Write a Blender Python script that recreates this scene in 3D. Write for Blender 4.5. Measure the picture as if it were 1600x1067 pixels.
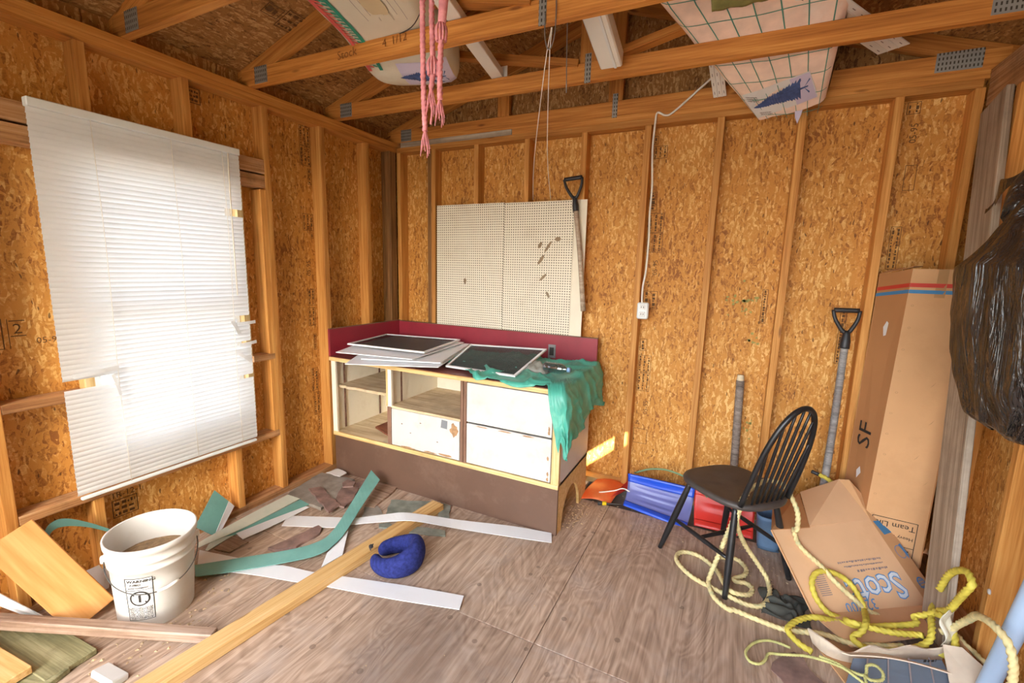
import bpy, bmesh, math, random
from mathutils import Vector, Matrix, noise
random.seed(7)
for o in list(bpy.data.objects): bpy.data.objects.remove(o)
sc = bpy.context.scene
COL = sc.collection
V = Vector
# ------------------------------------------------------------------ camera
cam_data = bpy.data.cameras.new('camera'); cam = bpy.data.objects.new('camera', cam_data); COL.objects.link(cam)
cam_data.sensor_fit = 'HORIZONTAL'; cam_data.sensor_width = 36.0; cam_data.lens = 704.21/1600*36
cam_data.clip_start = 0.02; cam_data.clip_end = 200
_yaw, _pit, _rol = 0.4551, -0.1596, 0.0256
_fw = V((-math.sin(_yaw)*math.cos(_pit), math.cos(_yaw)*math.cos(_pit), math.sin(_pit)))
_r = V((math.cos(_yaw), math.sin(_yaw), 0)); _u = _r.cross(_fw)
_R = _r*math.cos(_rol)+_u*math.sin(_rol); _U = -_r*math.sin(_rol)+_u*math.cos(_rol)
_m = Matrix((_R, _U, -_fw)).transposed().to_4x4(); _m.translation = (2.5149, -2.9645, 1.4821)
cam.matrix_world = _m
sc.camera = cam
# ------------------------------------------------------------------ sky, sun, exposure
world = bpy.data.worlds.new('world'); sc.world = world; world.use_nodes = True
wn = world.node_tree.nodes; wl = world.node_tree.links
bg = wn['Background']
sky = wn.new('ShaderNodeTexSky'); sky.sky_type = 'NISHITA'; sky.sun_disc = False
sky.sun_elevation = math.radians(30); sky.sun_rotation = math.radians(135); sky.dust_density = 3.0; sky.air_density = 1.0; sky.ozone_density = 1.0
hs = wn.new('ShaderNodeHueSaturation'); hs.inputs['Saturation'].default_value = 0.6
wl.new(sky.outputs[0], hs.inputs['Color']); wl.new(hs.outputs[0], bg.inputs[0]); bg.inputs[1].default_value = SKY_STRENGTH = 0.9
sun_dir = V((-0.085, 0.089, -0.072)).normalized()
sd = bpy.data.lights.new('sun', 'SUN'); sd.energy = 20.0; sd.angle = math.radians(0.53); sd.color = (1, .93, .82)
sun = bpy.data.objects.new('sun', sd); COL.objects.link(sun); sun.location = (8, -8, 8)
sun.rotation_euler = sun_dir.to_track_quat('-Z', 'Y').to_euler()
vs = sc.view_settings; vs.view_transform = 'Standard'; vs.look = 'None'; vs.gamma = 1; vs.use_curve_mapping = False
vs.exposure = 1.4
sc.cycles.max_bounces = 10; sc.cycles.diffuse_bounces = 6; sc.cycles.transparent_max_bounces = 12

# ------------------------------------------------------------------ helpers
def tag(o, label=None, cat=None, group=None, kind=None):
    if label: o['label'] = label
    if cat: o['category'] = cat
    if group: o['group'] = group
    if kind: o['kind'] = kind
    return o
def thing(name, loc, label, cat, group=None, kind=None):
    o = bpy.data.objects.new(name, None); COL.objects.link(o); o.location = loc; o.empty_display_size = .05
    o.matrix_basis = Matrix.Translation(V(loc))
    return tag(o, label, cat, group, kind)
def attach(o, parent):
    if parent is not None:
        o.parent = parent; o.matrix_parent_inverse = parent.matrix_basis.inverted()
    return o
def link(name, me, mat, parent=None, basis=None):
    o = bpy.data.objects.new(name, me); COL.objects.link(o)
    if basis is not None: o.matrix_basis = basis
    if mat is not None and len(me.materials) == 0: me.materials.append(mat)
    return attach(o, parent)
def mesh(name, verts, faces, smooth=False):
    me = bpy.data.meshes.new(name); me.from_pydata([tuple(v) for v in verts], [], faces); me.update()
    if smooth: me.polygons.foreach_set('use_smooth', [True]*len(me.polygons))
    return me
def obj(name, verts, faces, mat, parent=None, basis=None, smooth=False):
    return link(name, mesh(name, verts, faces, smooth), mat, parent, basis)
def box_me(name, sx, sy, sz, bev=0.0):
    bm = bmesh.new(); bmesh.ops.create_cube(bm, size=1)
    bmesh.ops.scale(bm, vec=(sx, sy, sz), verts=bm.verts)
    if bev > 0: bmesh.ops.bevel(bm, geom=bm.edges[:], offset=bev, segments=1, affect='EDGES')
    me = bpy.data.meshes.new(name); bm.to_mesh(me); bm.free(); return me
def frame(o, x, z):
    x = V(x).normalized(); z = V(z); z = (z - x*z.dot(x)).normalized(); y = z.cross(x)
    m = Matrix((x, y, z)).transposed().to_4x4(); m.translation = V(o); return m
def lumber(name, p0, p1, w, t, mat, parent=None, up=(0, 0, 1), bev=.002):
    p0 = V(p0); p1 = V(p1)
    return link(name, box_me(name, (p1-p0).length, w, t, bev), mat, parent, frame((p0+p1)/2, p1-p0, up))
def abox(name, a, b, mat, parent=None, bev=0.0, axis=0):
    """axis aligned box from corner a to b; local X runs along the given world axis (the grain)"""
    a = V(a); b = V(b); c = (a+b)/2; s = b-a; s = V((abs(s.x), abs(s.y), abs(s.z)))
    if axis == 0: return link(name, box_me(name, s.x, s.y, s.z, bev), mat, parent, Matrix.Translation(c))
    if axis == 1: return link(name, box_me(name, s.y, s.x, s.z, bev), mat, parent, frame(c, (0, 1, 0), (0, 0, 1)))
    return link(name, box_me(name, s.z, s.y, s.x, bev), mat, parent, frame(c, (0, 0, 1), (1, 0, 0)))
def slab(name, corners, th, mat, parent=None):
    """solid plate: polygon corners (top side), thickness below"""
    c = [V(p) for p in corners]; n = V((0, 0, 0))
    for i in range(len(c)): n += c[i].cross(c[(i+1) % len(c)])
    n.normalize(); k = len(c)
    vs_ = c + [p - n*th for p in c]
    f = [tuple(range(k)), tuple(range(2*k-1, k-1, -1))] + [(i+k, (i+1) % k+k, (i+1) % k, i) for i in range(k)]
    return obj(name, vs_, f, mat, parent)
def stone(name, outline, z, th, mat, parent=None, tilt=(0, 0), jag=.006):
    """flat broken slab; own origin at its centre"""
    pts = []
    n = len(outline)
    for i in range(n):
        a = V(outline[i]+(0,)); b = V(outline[(i+1) % n]+(0,))
        m = max(1, int((b-a).length/.035))
        for j in range(m):
            p = a.lerp(b, j/m); d = (b-a).normalized(); nn = V((-d.y, d.x, 0))
            pts.append(p + (nn*random.uniform(-jag, jag) if j else V((0, 0, 0))))
    c = sum(pts, V((0, 0, 0)))/len(pts)
    c.z = z
    top = [V((p.x-c.x, p.y-c.y, th + (p.x-c.x)*tilt[0]+(p.y-c.y)*tilt[1])) for p in pts]
    bot = [V((p.x*1.02, p.y*1.02, p.z-th)) for p in top]
    k = len(top)
    area = sum(top[i].x*top[(i+1) % k].y-top[(i+1) % k].x*top[i].y for i in range(k))
    if area < 0: top.reverse(); bot.reverse()
    f = [tuple(range(k)), tuple(range(2*k-1, k-1, -1))] + [(i+k, (i+1) % k+k, (i+1) % k, i) for i in range(k)]
    return obj(name, top+bot, f, mat, parent, Matrix.Translation(c))
def smoothpts(pts, per=6, closed=False):
    P = [V(p) for p in pts]; n = len(P); out = []
    rng = range(n if closed else n-1)
    for i in rng:
        p0 = P[(i-1) % n] if (closed or i > 0) else P[0]*2-P[1]
        p1 = P[i]; p2 = P[(i+1) % n]
        p3 = P[(i+2) % n] if (closed or i < n-2) else P[-1]*2-P[-2]
        for j in range(per):
            t = j/per
            out.append(.5*((2*p1)+(p2-p0)*t+(2*p0-5*p1+4*p2-p3)*t*t+(3*p1-p0-3*p2+p3)*t**3))
    if not closed: out.append(P[-1])
    return out
def resample(P, step):
    out = [P[0].copy()]; acc = 0.0
    for a, b in zip(P, P[1:]):
        L = (b-a).length
        if L < 1e-9: continue
        d = step-acc
        while d <= L:
            out.append(a.lerp(b, d/L)); d += step
        acc = L-(d-step)
    return out
def sweep(P, prof, caps=True):
    """prof(i, s) -> list of (a, b) offsets; parallel transport frame"""
    n = len(P); T = []
    for i in range(n):
        t = P[min(i+1, n-1)]-P[max(i-1, 0)]
        T.append(t.normalized() if t.length > 1e-9 else V((0, 0, 1)))
    u = T[0].orthogonal().normalized(); verts = []; s = 0; k = None
    for i in range(n):
        if i: s += (P[i]-P[i-1]).length
        u = (u-T[i]*u.dot(T[i])).normalized(); w = T[i].cross(u)
        pr = prof(i, s); k = len(pr)
        verts += [P[i]+u*a+w*b for a, b in pr]
    f = [(i*k+j, i*k+(j+1) % k, (i+1)*k+(j+1) % k, (i+1)*k+j) for i in range(n-1) for j in range(k)]
    if caps: f += [tuple(reversed(range(k))), tuple(range((n-1)*k, n*k))]
    return verts, f
def tube(name, pts, r, mat, parent=None, seg=8, per=5, smooth=True, closed=False):
    P = smoothpts(pts, per, closed) if per > 1 else [V(p) for p in pts]
    if closed: P.append(P[0].copy())
    n = len(P)
    rr = r if callable(r) else (lambda t: r)
    cs = [(math.cos(2*math.pi*j/seg), math.sin(2*math.pi*j/seg)) for j in range(seg)]
    v, f = sweep(P, lambda i, s: [(a*rr(i/(n-1)), b*rr(i/(n-1))) for a, b in cs])
    c = P[0]*1.0
    return obj(name, [p-c for p in v], f, mat, parent, Matrix.Translation(c), smooth)
def rope(name, pts, R, mat, parent=None, pitch=None, strands=3, step=None, seg=15, fuzz=0.0):
    P = resample(smoothpts(pts, 10), step or R*.5); pitch = pitch or R*5.5
    def prof(i, s):
        out = []
        for j in range(seg):
            a = 2*math.pi*j/seg
            r = R*(.58+.46*abs(math.cos(strands/2*(a-2*math.pi*s/pitch))))
            if fuzz: r *= 1+random.uniform(-fuzz, fuzz)
            out.append((r*math.cos(a), r*math.sin(a)))
        return out
    v, f = sweep(P, prof); c = P[0].copy()
    return obj(name, [p-c for p in v], f, mat, parent, Matrix.Translation(c), True)
def lathe(name, prof, mat, parent=None, basis=None, seg=40, smooth=True):
    v = []; n = len(prof)
    for r, z in prof:
        v += [(r*math.cos(2*math.pi*j/seg), r*math.sin(2*math.pi*j/seg), z) for j in range(seg)]
    f = [(i*seg+j, i*seg+(j+1) % seg, (i+1)*seg+(j+1) % seg, (i+1)*seg+j) for i in range(n-1) for j in range(seg)]
    if prof[0][0] > 1e-6: f.append(tuple(reversed(range(seg))))
    if prof[-1][0] > 1e-6: f.append(tuple(range((n-1)*seg, n*seg)))
    return obj(name, v, f, mat, parent, basis, smooth)
def ribbon(name, Lp, Rp, th, mat, parent=None, per=6, smooth=True):
    """thick strip between two edge polylines"""
    A = smoothpts(Lp, per); B = smoothpts(Rp, per); n = len(A); v = []
    for i in range(n):
        t = (A[min(i+1, n-1)]-A[max(i-1, 0)]); w = (B[i]-A[i]); nn = t.cross(w)
        nn = nn.normalized() if nn.length > 1e-9 else V((0, 0, 1))
        v += [A[i]+nn*th/2, B[i]+nn*th/2, B[i]-nn*th/2, A[i]-nn*th/2]
    c = v[0].copy(); v = [p-c for p in v]
    f = [(i*4+j, i*4+(j+1) % 4, (i+1)*4+(j+1) % 4, (i+1)*4+j) for i in range(n-1) for j in range(4)]
    f += [(3, 2, 1, 0), tuple((n-1)*4+j for j in range(4))]
    o = obj(name, v, f, mat, parent, Matrix.Translation(c), False)
    return o
def grid(name, nu, nv, fn, mat, parent=None, smooth=True, th=0.0, basis=None):
    v = [V(fn(i/nu, j/nv)) for j in range(nv+1) for i in range(nu+1)]
    f = [(j*(nu+1)+i, j*(nu+1)+i+1, (j+1)*(nu+1)+i+1, (j+1)*(nu+1)+i) for j in range(nv) for i in range(nu)]
    o = obj(name, v, f, mat, parent, basis, smooth)
    if th:
        md = o.modifiers.new('solid', 'SOLIDIFY'); md.thickness = th; md.offset = 0
    return o
_tc = {}
def text2d(s, bold=0.0):
    key = s; s = s[0] if isinstance(s, tuple) else s
    bold = key[1] if isinstance(key, tuple) else 0.0
    if key not in _tc:
        cu = bpy.data.curves.new('tmp', 'FONT'); cu.body = s; cu.size = 1.0; cu.resolution_u = 2; cu.offset = bold
        o = bpy.data.objects.new('tmp', cu); COL.objects.link(o)
        me = bpy.data.meshes.new_from_object(o.evaluated_get(bpy.context.evaluated_depsgraph_get()))
        vv = [(p.co.x, p.co.y) for p in me.vertices]; ff = [tuple(p.vertices) for p in me.polygons]
        bpy.data.objects.remove(o); bpy.data.curves.remove(cu); bpy.data.meshes.remove(me)
        _tc[key] = (vv, ff)
    return _tc[key]
def ink(name, items, fmap, mat, parent):
    """flat print: 2D items laid on a surface through fmap(u, v) -> point"""
    v2 = []; F = []
    def rect(x0, y0, x1, y1):
        nx = max(1, int(abs(x1-x0)/.03)); ny = max(1, int(abs(y1-y0)/.03)); b = len(v2)
        for j in range(ny+1):
            for i in range(nx+1): v2.append((x0+(x1-x0)*i/nx, y0+(y1-y0)*j/ny))
        for j in range(ny):
            for i in range(nx):
                a = b+j*(nx+1)+i; F.append((a, a+1, a+nx+2, a+nx+1))
    for it in items:
        k = it[0]
        if k == 'rect': rect(*it[1:])
        elif k == 'frame':
            x0, y0, x1, y1, w = it[1:]
            rect(x0, y0, x1, y0+w); rect(x0, y1-w, x1, y1); rect(x0, y0+w, x0+w, y1-w); rect(x1-w, y0+w, x1, y1-w)
        elif k == 'bars':
            x0, y0, x1, y1, n = it[1:]
            h = (y1-y0)/n
            for q in range(n):
                x = x0
                while x < x1:
                    w = random.uniform(.25, .9)*h; rect(x, y0+q*h+h*.15, min(x+w, x1), y0+q*h+h*random.uniform(.5, .85)); x += w+random.uniform(.12, .4)*h
        elif k == 'text':
            s, size, x, y, rot = it[1:6]; sxs = it[6] if len(it) > 6 else 1.0
            vv, ff = text2d(s); b = len(v2); c, sn = math.cos(rot), math.sin(rot)
            for a, d in vv:
                a *= size*sxs; d *= size; v2.append((x+a*c-d*sn, y+a*sn+d*c))
            F.extend(tuple(b+i for i in f) for f in ff)
        elif k == 'poly':
            b = len(v2); v2.extend(it[1]); F.append(tuple(range(b, b+len(it[1]))))
        elif k == 'ring':
            x, y, r0, r1, sq = it[1:]; b = len(v2); n = 28
            for q in range(n):
                a = 2*math.pi*q/n; v2.append((x+r0*math.cos(a), y+r0*math.sin(a)*sq)); v2.append((x+r1*math.cos(a), y+r1*math.sin(a)*sq))
            for q in range(n): F.append((b+2*q, b+2*q+1, b+2*((q+1) % n)+1, b+2*((q+1) % n)))
    P = [V(fmap(a, b)) for a, b in v2]; c = P[0].copy()
    return obj(name, [p-c for p in P], F, mat, parent, Matrix.Translation(c))
def planar(o, r, u, off=.0015):
    o = V(o); r = V(r).normalized(); u = V(u).normalized(); n = r.cross(u)
    return lambda a, b: o+r*a+u*b+n*off

# ------------------------------------------------------------------ materials
def lin(h):
    h = h.lstrip('#'); c = [int(h[i:i+2], 16)/255 for i in (0, 2, 4)]
    return tuple((x/12.92 if x <= .04045 else ((x+.055)/1.055)**2.4) for x in c)+(1,)
class NT:
    def __init__(s, name):
        s.m = bpy.data.materials.new(name); s.m.use_nodes = True; s.t = s.m.node_tree; s.n = s.t.nodes; s.l = s.t.links
        s.p = s.n['Principled BSDF']; s.out = s.n['Material Output']
    def node(s, t, **kw):
        n = s.n.new(t)
        for k, v in kw.items(): setattr(n, k, v)
        return n
    def set(s, n, key, val):
        i = n.inputs[key]
        if hasattr(val, 'is_linked') or isinstance(val, bpy.types.NodeSocket): s.l.new(val, i)
        else: i.default_value = val
    def coord(s, scale=(1, 1, 1), rot=(0, 0, 0), jitter=True):
        tc = s.node('ShaderNodeTexCoord'); v = tc.outputs['Object']
        if jitter:
            oi = s.node('ShaderNodeObjectInfo'); mm = s.node('ShaderNodeMath', operation='MULTIPLY'); s.l.new(oi.outputs['Random'], mm.inputs[0]); mm.inputs[1].default_value = 37.0
            ad = s.node('ShaderNodeVectorMath', operation='ADD'); s.l.new(v, ad.inputs[0]); s.l.new(mm.outputs[0], ad.inputs[1]); v = ad.outputs[0]
        mp = s.node('ShaderNodeMapping'); s.l.new(v, mp.inputs['Vector']); mp.inputs['Scale'].default_value = scale; mp.inputs['Rotation'].default_value = rot
        return mp.outputs[0]
    def noise(s, vec, scale, detail=3, rough=.55, dist=0):
        n = s.node('ShaderNodeTexNoise'); s.l.new(vec, n.inputs['Vector']); n.inputs['Scale'].default_value = scale; n.inputs['Detail'].default_value = detail; n.inputs['Roughness'].default_value = rough; n.inputs['Distortion'].default_value = dist
        return n.outputs['Fac']
    def vor(s, vec, scale, feature='F1', rnd=1):
        n = s.node('ShaderNodeTexVoronoi', feature=feature); s.l.new(vec, n.inputs['Vector']); n.inputs['Scale'].default_value = scale; n.inputs['Randomness'].default_value = rnd
        return n
    def ramp(s, fac, stops):
        n = s.node('ShaderNodeValToRGB'); s.l.new(fac, n.inputs[0]); e = n.color_ramp.elements
        e[0].position, e[0].color = stops[0]; e[1].position, e[1].color = stops[-1]
        for p, c in stops[1:-1]:
            q = e.new(p); q.color = c
        return n.outputs[0]
    def mix(s, fac, a, b, mode='MIX'):
        n = s.node('ShaderNodeMix', data_type='RGBA', blend_type=mode)
        s.set(n, 0, fac); s.set(n, 6, a); s.set(n, 7, b); return n.outputs[2]
    def math(s, op, a, b=0.0, clamp=False):
        n = s.node('ShaderNodeMath', operation=op, use_clamp=clamp); s.set(n, 0, a); s.set(n, 1, b); return n.outputs[0]
    def sep(s, vec):
        n = s.node('ShaderNodeSeparateXYZ'); s.l.new(vec, n.inputs[0]); return n.outputs
    def bump(s, h, strength=.3, dist=.01):
        n = s.node('ShaderNodeBump'); s.l.new(h, n.inputs['Height']); n.inputs['Strength'].default_value = strength; n.inputs['Distance'].default_value = dist
        s.l.new(n.outputs[0], s.p.inputs['Normal'])
    def base(s, c, rough=.6, metal=0, spec=.5):
        s.set(s.p, 'Base Color', c); s.set(s.p, 'Roughness', rough); s.p.inputs['Metallic'].default_value = metal; s.p.inputs['Specular IOR Level'].default_value = spec
        return s.m
BW = ((0, 0, 0, 1), (1, 1, 1, 1))
def m_plain(name, hexc, rough=.6, var=.12, scale=8, bump=0, metal=0, spec=.5, dirt=None, dirt_amt=.4, dscale=5):
    t = NT(name); c = lin(hexc); v = t.coord()
    n = t.noise(v, scale, 4)
    d = tuple(x*(1-var) for x in c[:3])+(1,); l = tuple(min(1, x*(1+var)) for x in c[:3])+(1,)
    col = t.ramp(n, [(.3, d), (.7, l)])
    if dirt:
        k = t.ramp(t.noise(v, dscale, 6, .7), [(.52, BW[0]), (.72, BW[1])])
        col = t.mix(t.math('MULTIPLY', k, dirt_amt), col, lin(dirt))
    if bump: t.bump(n, bump, .004)
    return t.base(col, rough, metal, spec)
def m_osb(name, dark, mid, light, strand=1.0):
    """strand board: flakes lying in three directions"""
    t = NT(name); tc = t.coord()
    w = t.node('ShaderNodeTexNoise'); t.l.new(tc, w.inputs['Vector']); w.inputs['Scale'].default_value = 9; w.inputs['Detail'].default_value = 2
    ad = t.node('ShaderNodeVectorMath', operation='MULTIPLY_ADD'); t.l.new(w.outputs['Color'], ad.inputs[0]); ad.inputs[1].default_value = (.05, .05, .0); t.l.new(tc, ad.inputs[2])
    cols = []; hs_ = []
    for i, (ang, sx, sy) in enumerate(((.25, 15, 62), (1.25, 17, 55), (2.3, 13, 70))):
        mp = t.node('ShaderNodeMapping'); t.l.new(ad.outputs[0], mp.inputs['Vector']); mp.inputs['Rotation'].default_value = (0, 0, ang); mp.inputs['Scale'].default_value = (sx*strand, sy*strand, 0.01); mp.inputs['Location'].default_value = (i*3.1, i*7.7, 0)
        vo = t.vor(mp.outputs[0], 1.0)
        s3 = t.node('ShaderNodeSeparateColor'); t.l.new(vo.outputs['Color'], s3.inputs[0])
        cols.append(s3.outputs[0]); hs_.append(s3.outputs[1])
    sel = t.vor(ad.outputs[0], 26*strand)
    s3 = t.node('ShaderNodeSeparateColor'); t.l.new(sel.outputs['Color'], s3.inputs[0]); q = s3.outputs[0]
    a = t.math('GREATER_THAN', q, .36); b = t.math('GREATER_THAN', q, .7)
    f = t.node('ShaderNodeMix'); t.l.new(a, f.inputs[0]); t.l.new(cols[0], f.inputs[2]); t.l.new(cols[1], f.inputs[3])
    f2 = t.node('ShaderNodeMix'); t.l.new(b, f2.inputs[0]); t.l.new(f.outputs[0], f2.inputs[2]); t.l.new(cols[2], f2.inputs[3])
    val = f2.outputs[0]
    fine = t.noise(ad.outputs[0], 85, 5, .75)
    big = t.noise(tc, 2.2, 3)
    vv = t.math('ADD', t.math('MULTIPLY', val, .46), t.math('ADD', t.math('MULTIPLY', fine, .66), t.math('MULTIPLY', big, .50)))
    vv = t.math('SUBTRACT', vv, .31)
    L = lin
    col = t.ramp(vv, [(.22, L(dark)), (.40, L(mid)), (.58, L(mid)), (.78, L(light))])
    # scattered dark slivers
    mp = t.node('ShaderNodeMapping'); t.l.new(ad.outputs[0], mp.inputs['Vector']); mp.inputs['Rotation'].default_value = (0, 0, .9); mp.inputs['Scale'].default_value = (26, 95, .01)
    vs1 = t.vor(mp.outputs[0], 1.0); s4 = t.node('ShaderNodeSeparateColor'); t.l.new(vs1.outputs['Color'], s4.inputs[0])
    k = t.math('MULTIPLY', t.math('GREATER_THAN', s4.outputs[0], .945), t.math('LESS_THAN', vs1.outputs['Distance'], .30))
    col = t.mix(t.math('MULTIPLY', k, .75), col, L('#4a2a12'))
    t.bump(vv, .55, .004)
    return t.base(col, .62, 0, .35)
def m_wood(name, dark, mid, light, sx=1.6, sy=38, knots=.5, rough=.6, vary=.25, dirt=None, dirt_amt=.5):
    t = NT(name); v = t.coord((1, 1, 1)); mp = t.node('ShaderNodeMapping'); t.l.new(v, mp.inputs['Vector']); mp.inputs['Scale'].default_value = (sx, sy, sy)
    n0 = t.noise(mp.outputs[0], 1.0, 5, .6, .6)
    mg = t.node('ShaderNodeMapping'); t.l.new(v, mg.inputs['Vector']); mg.inputs['Scale'].default_value = (sx*2.2, sy*4, sy*4)
    n = t.math('ADD', t.math('MULTIPLY', n0, .6), t.math('MULTIPLY', t.noise(mg.outputs[0], 1.0, 3, .6), .4))
    col = t.ramp(n, [(.36, lin(dark)), (.5, lin(mid)), (.64, lin(light))])
    mk = t.node('ShaderNodeMapping'); t.l.new(v, mk.inputs['Vector']); mk.inputs['Scale'].default_value = (3.0, 12, 12)
    vo = t.vor(mk.outputs[0], 1.0)
    k = t.ramp(vo.outputs['Distance'], [(.05, (1, 1, 1, 1)), (.13, (0, 0, 0, 1))])
    s4 = t.node('ShaderNodeSeparateColor'); t.l.new(vo.outputs['Color'], s4.inputs[0])
    k = t.math('MULTIPLY', t.math('MULTIPLY', k, t.math('GREATER_THAN', s4.outputs[0], .5)), knots)
    col = t.mix(k, col, lin('#5a2c0c'))
    oi = t.node('ShaderNodeObjectInfo')
    hv = t.node('ShaderNodeHueSaturation'); t.l.new(col, hv.inputs['Color'])
    t.l.new(t.math('ADD', t.math('MULTIPLY', oi.outputs['Random'], vary), 1-vary/2), hv.inputs['Value'])
    col = hv.outputs[0]
    if dirt:
        d = t.ramp(t.noise(v, 4.5, 6, .7), [(.48, BW[0]), (.7, BW[1])]); col = t.mix(t.math('MULTIPLY', d, dirt_amt), col, lin(dirt))
    t.bump(n, .25, .003)
    return t.base(col, rough, 0, .35)
def m_ply(name):
    t = NT(name); v = t.coord((1, 1, 1), (0, 0, 0))
    mp = t.node('ShaderNodeMapping'); t.l.new(v, mp.inputs['Vector']); mp.inputs['Scale'].default_value = (1.0, 3.2, 1)
    n1 = t.noise(mp.outputs[0], 1.4, 3, .5, 1.2)
    wv = t.math('SINE', t.math('MULTIPLY', n1, 95.0))
    mp2 = t.node('ShaderNodeMapping'); t.l.new(v, mp2.inputs['Vector']); mp2.inputs['Scale'].default_value = (2, 60, 1)
    fine = t.noise(mp2.outputs[0], 1.0, 4, .6)
    h = t.math('ADD', t.math('MULTIPLY', wv, .075), fine)
    col = t.ramp(h, [(.22, lin('#826a57')), (.5, lin('#ae947e')), (.75, lin('#cbb39d'))])
    st = t.ramp(t.noise(v, 1.7, 5, .62, .5), [(.5, BW[0]), (.68, BW[1])])
    col = t.mix(t.math('MULTIPLY', st, .42), col, lin('#7a6557'))
    gr = t.ramp(t.noise(v, 3.5, 6, .7), [(.5, BW[0]), (.75, BW[1])])
    col = t.mix(t.math('MULTIPLY', gr, .45), col, lin('#b4aba4'))
    sp = t.vor(v, 16.0); s4 = t.node('ShaderNodeSeparateColor'); t.l.new(sp.outputs['Color'], s4.inputs[0])
    k = t.math('MULTIPLY', t.math('GREATER_THAN', s4.outputs[0], .86), t.math('LESS_THAN', sp.outputs['Distance'], .2))
    col = t.mix(t.math('MULTIPLY', k, .45), col, lin('#4a3a30'))
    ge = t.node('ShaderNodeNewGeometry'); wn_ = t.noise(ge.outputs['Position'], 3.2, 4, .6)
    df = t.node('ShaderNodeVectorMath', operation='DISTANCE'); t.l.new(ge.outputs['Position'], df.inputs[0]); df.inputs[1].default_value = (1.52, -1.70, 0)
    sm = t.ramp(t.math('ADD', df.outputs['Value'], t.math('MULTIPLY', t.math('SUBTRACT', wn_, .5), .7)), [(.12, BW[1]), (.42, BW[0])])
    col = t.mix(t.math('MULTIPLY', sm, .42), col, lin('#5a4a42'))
    t.bump(h, .3, .003)
    return t.base(col, .55, 0, .4)
def m_glass(name, col='#ffffff', rough=.02, a=.06):
    t = NT(name); tr = t.node('ShaderNodeBsdfTransparent'); gl = t.node('ShaderNodeBsdfGlossy'); mx = t.node('ShaderNodeMixShader')
    tr.inputs[0].default_value = lin(col); gl.inputs['Roughness'].default_value = rough; mx.inputs[0].default_value = a
    t.l.new(tr.outputs[0], mx.inputs[1]); t.l.new(gl.outputs[0], mx.inputs[2]); t.l.new(mx.outputs[0], t.out.inputs[0]); return t.m
def m_trans(name, hexc, fac=.5, rough=.4, tcol=None):
    """thin sheet that lets light glow through"""
    t = NT(name); c = t.ramp(t.noise(t.coord(), 6, 4), [(.3, tuple(x*.93 for x in lin(hexc)[:3])+(1,)), (.7, lin(hexc))])
    t.base(c, rough)
    tl = t.node('ShaderNodeBsdfTranslucent'); tl.inputs[0].default_value = lin(tcol or hexc); mx = t.node('ShaderNodeMixShader'); mx.inputs[0].default_value = fac
    t.l.new(t.p.outputs[0], mx.inputs[1]); t.l.new(tl.outputs[0], mx.inputs[2]); t.l.new(mx.outputs[0], t.out.inputs[0]); return t.m
def m_mesh(name, hexc, a):
    """insect screen: fine dark cloth, partly see-through"""
    t = NT(name); t.base(lin(hexc), .5); tr = t.node('ShaderNodeBsdfTransparent'); mx = t.node('ShaderNodeMixShader'); mx.inputs[0].default_value = a
    t.l.new(tr.outputs[0], mx.inputs[1]); t.l.new(t.p.outputs[0], mx.inputs[2]); t.l.new(mx.outputs[0], t.out.inputs[0]); return t.m
def m_peg(name):
    t = NT(name); v = t.coord(jitter=False)
    wob = t.ramp(t.noise(t.coord(), 5, 5, .65), [(.5, BW[0]), (.75, BW[1])])
    sp = t.sep(v); p = .0175
    fx = t.math('SUBTRACT', t.math('FRACT', t.math('DIVIDE', sp[0], p)), .5); fy = t.math('SUBTRACT', t.math('FRACT', t.math('DIVIDE', sp[1], p)), .5)
    d = t.math('SQRT', t.math('ADD', t.math('MULTIPLY', fx, fx), t.math('MULTIPLY', fy, fy)))
    hole = t.math('LESS_THAN', d, .24)
    col = t.mix(t.math('MULTIPLY', wob, .25), lin('#e6ddc8'), lin('#b29c78'))
    col = t.mix(hole, col, lin('#4a3c2c'))
    return t.base(col, .5)
def m_gusset(name):
    t = NT(name); v = t.coord(jitter=False); sp = t.sep(v)
    a = t.math('GREATER_THAN', t.math('FRACT', t.math('MULTIPLY', sp[0], 70)), .6); b = t.math('GREATER_THAN', t.math('FRACT', t.math('MULTIPLY', sp[1], 45)), .45)
    k = t.math('MULTIPLY', a, b); col = t.mix(k, lin('#a9aaa4'), lin('#4e4a42'))
    t.bump(k, .6, .002); return t.base(col, .42, .55)

M = {}
M['osb'] = m_osb('strand_board', '#945a24', '#c88a3e', '#e8bb74', 1.5)
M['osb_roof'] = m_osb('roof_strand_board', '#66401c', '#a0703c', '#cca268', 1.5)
M['stud'] = m_wood('spruce_stud', '#aa6c2c', '#c88a44', '#daa45c', knots=.65)
M['plate'] = m_wood('spruce_plate', '#9e6228', '#bf7f3a', '#d0964e', knots=.65)
M['truss'] = m_wood('spruce_truss', '#9c5e24', '#bd7a36', '#d09248', knots=.7)
M['grey_wood'] = m_wood('weathered_grey_wood', '#7b6a58', '#a08f7b', '#b9ab97', knots=.4, dirt='#5b5048', dirt_amt=.4)
M['dark_wood'] = m_wood('mould_dark_wood', '#5a3c20', '#7c5630', '#a07446', knots=.4)
M['block'] = m_wood('stained_block', '#8a5a35', '#b68455', '#cfa57c', knots=.5, dirt='#4d382a', dirt_amt=.65)
M['pine'] = m_wood('new_pine', '#b98a50', '#d0a86c', '#e0be88', sx=1.2, sy=26, knots=.6, vary=.08)
M['ochre'] = m_wood('ochre_board', '#b9793a', '#c98f50', '#d7a468', sx=1.0, sy=9, knots=.25, vary=.05)
M['old_board'] = m_wood('old_mossy_board', '#6a6748', '#8e8964', '#aaa480', knots=.2, dirt='#40392a', dirt_amt=.5)
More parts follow.
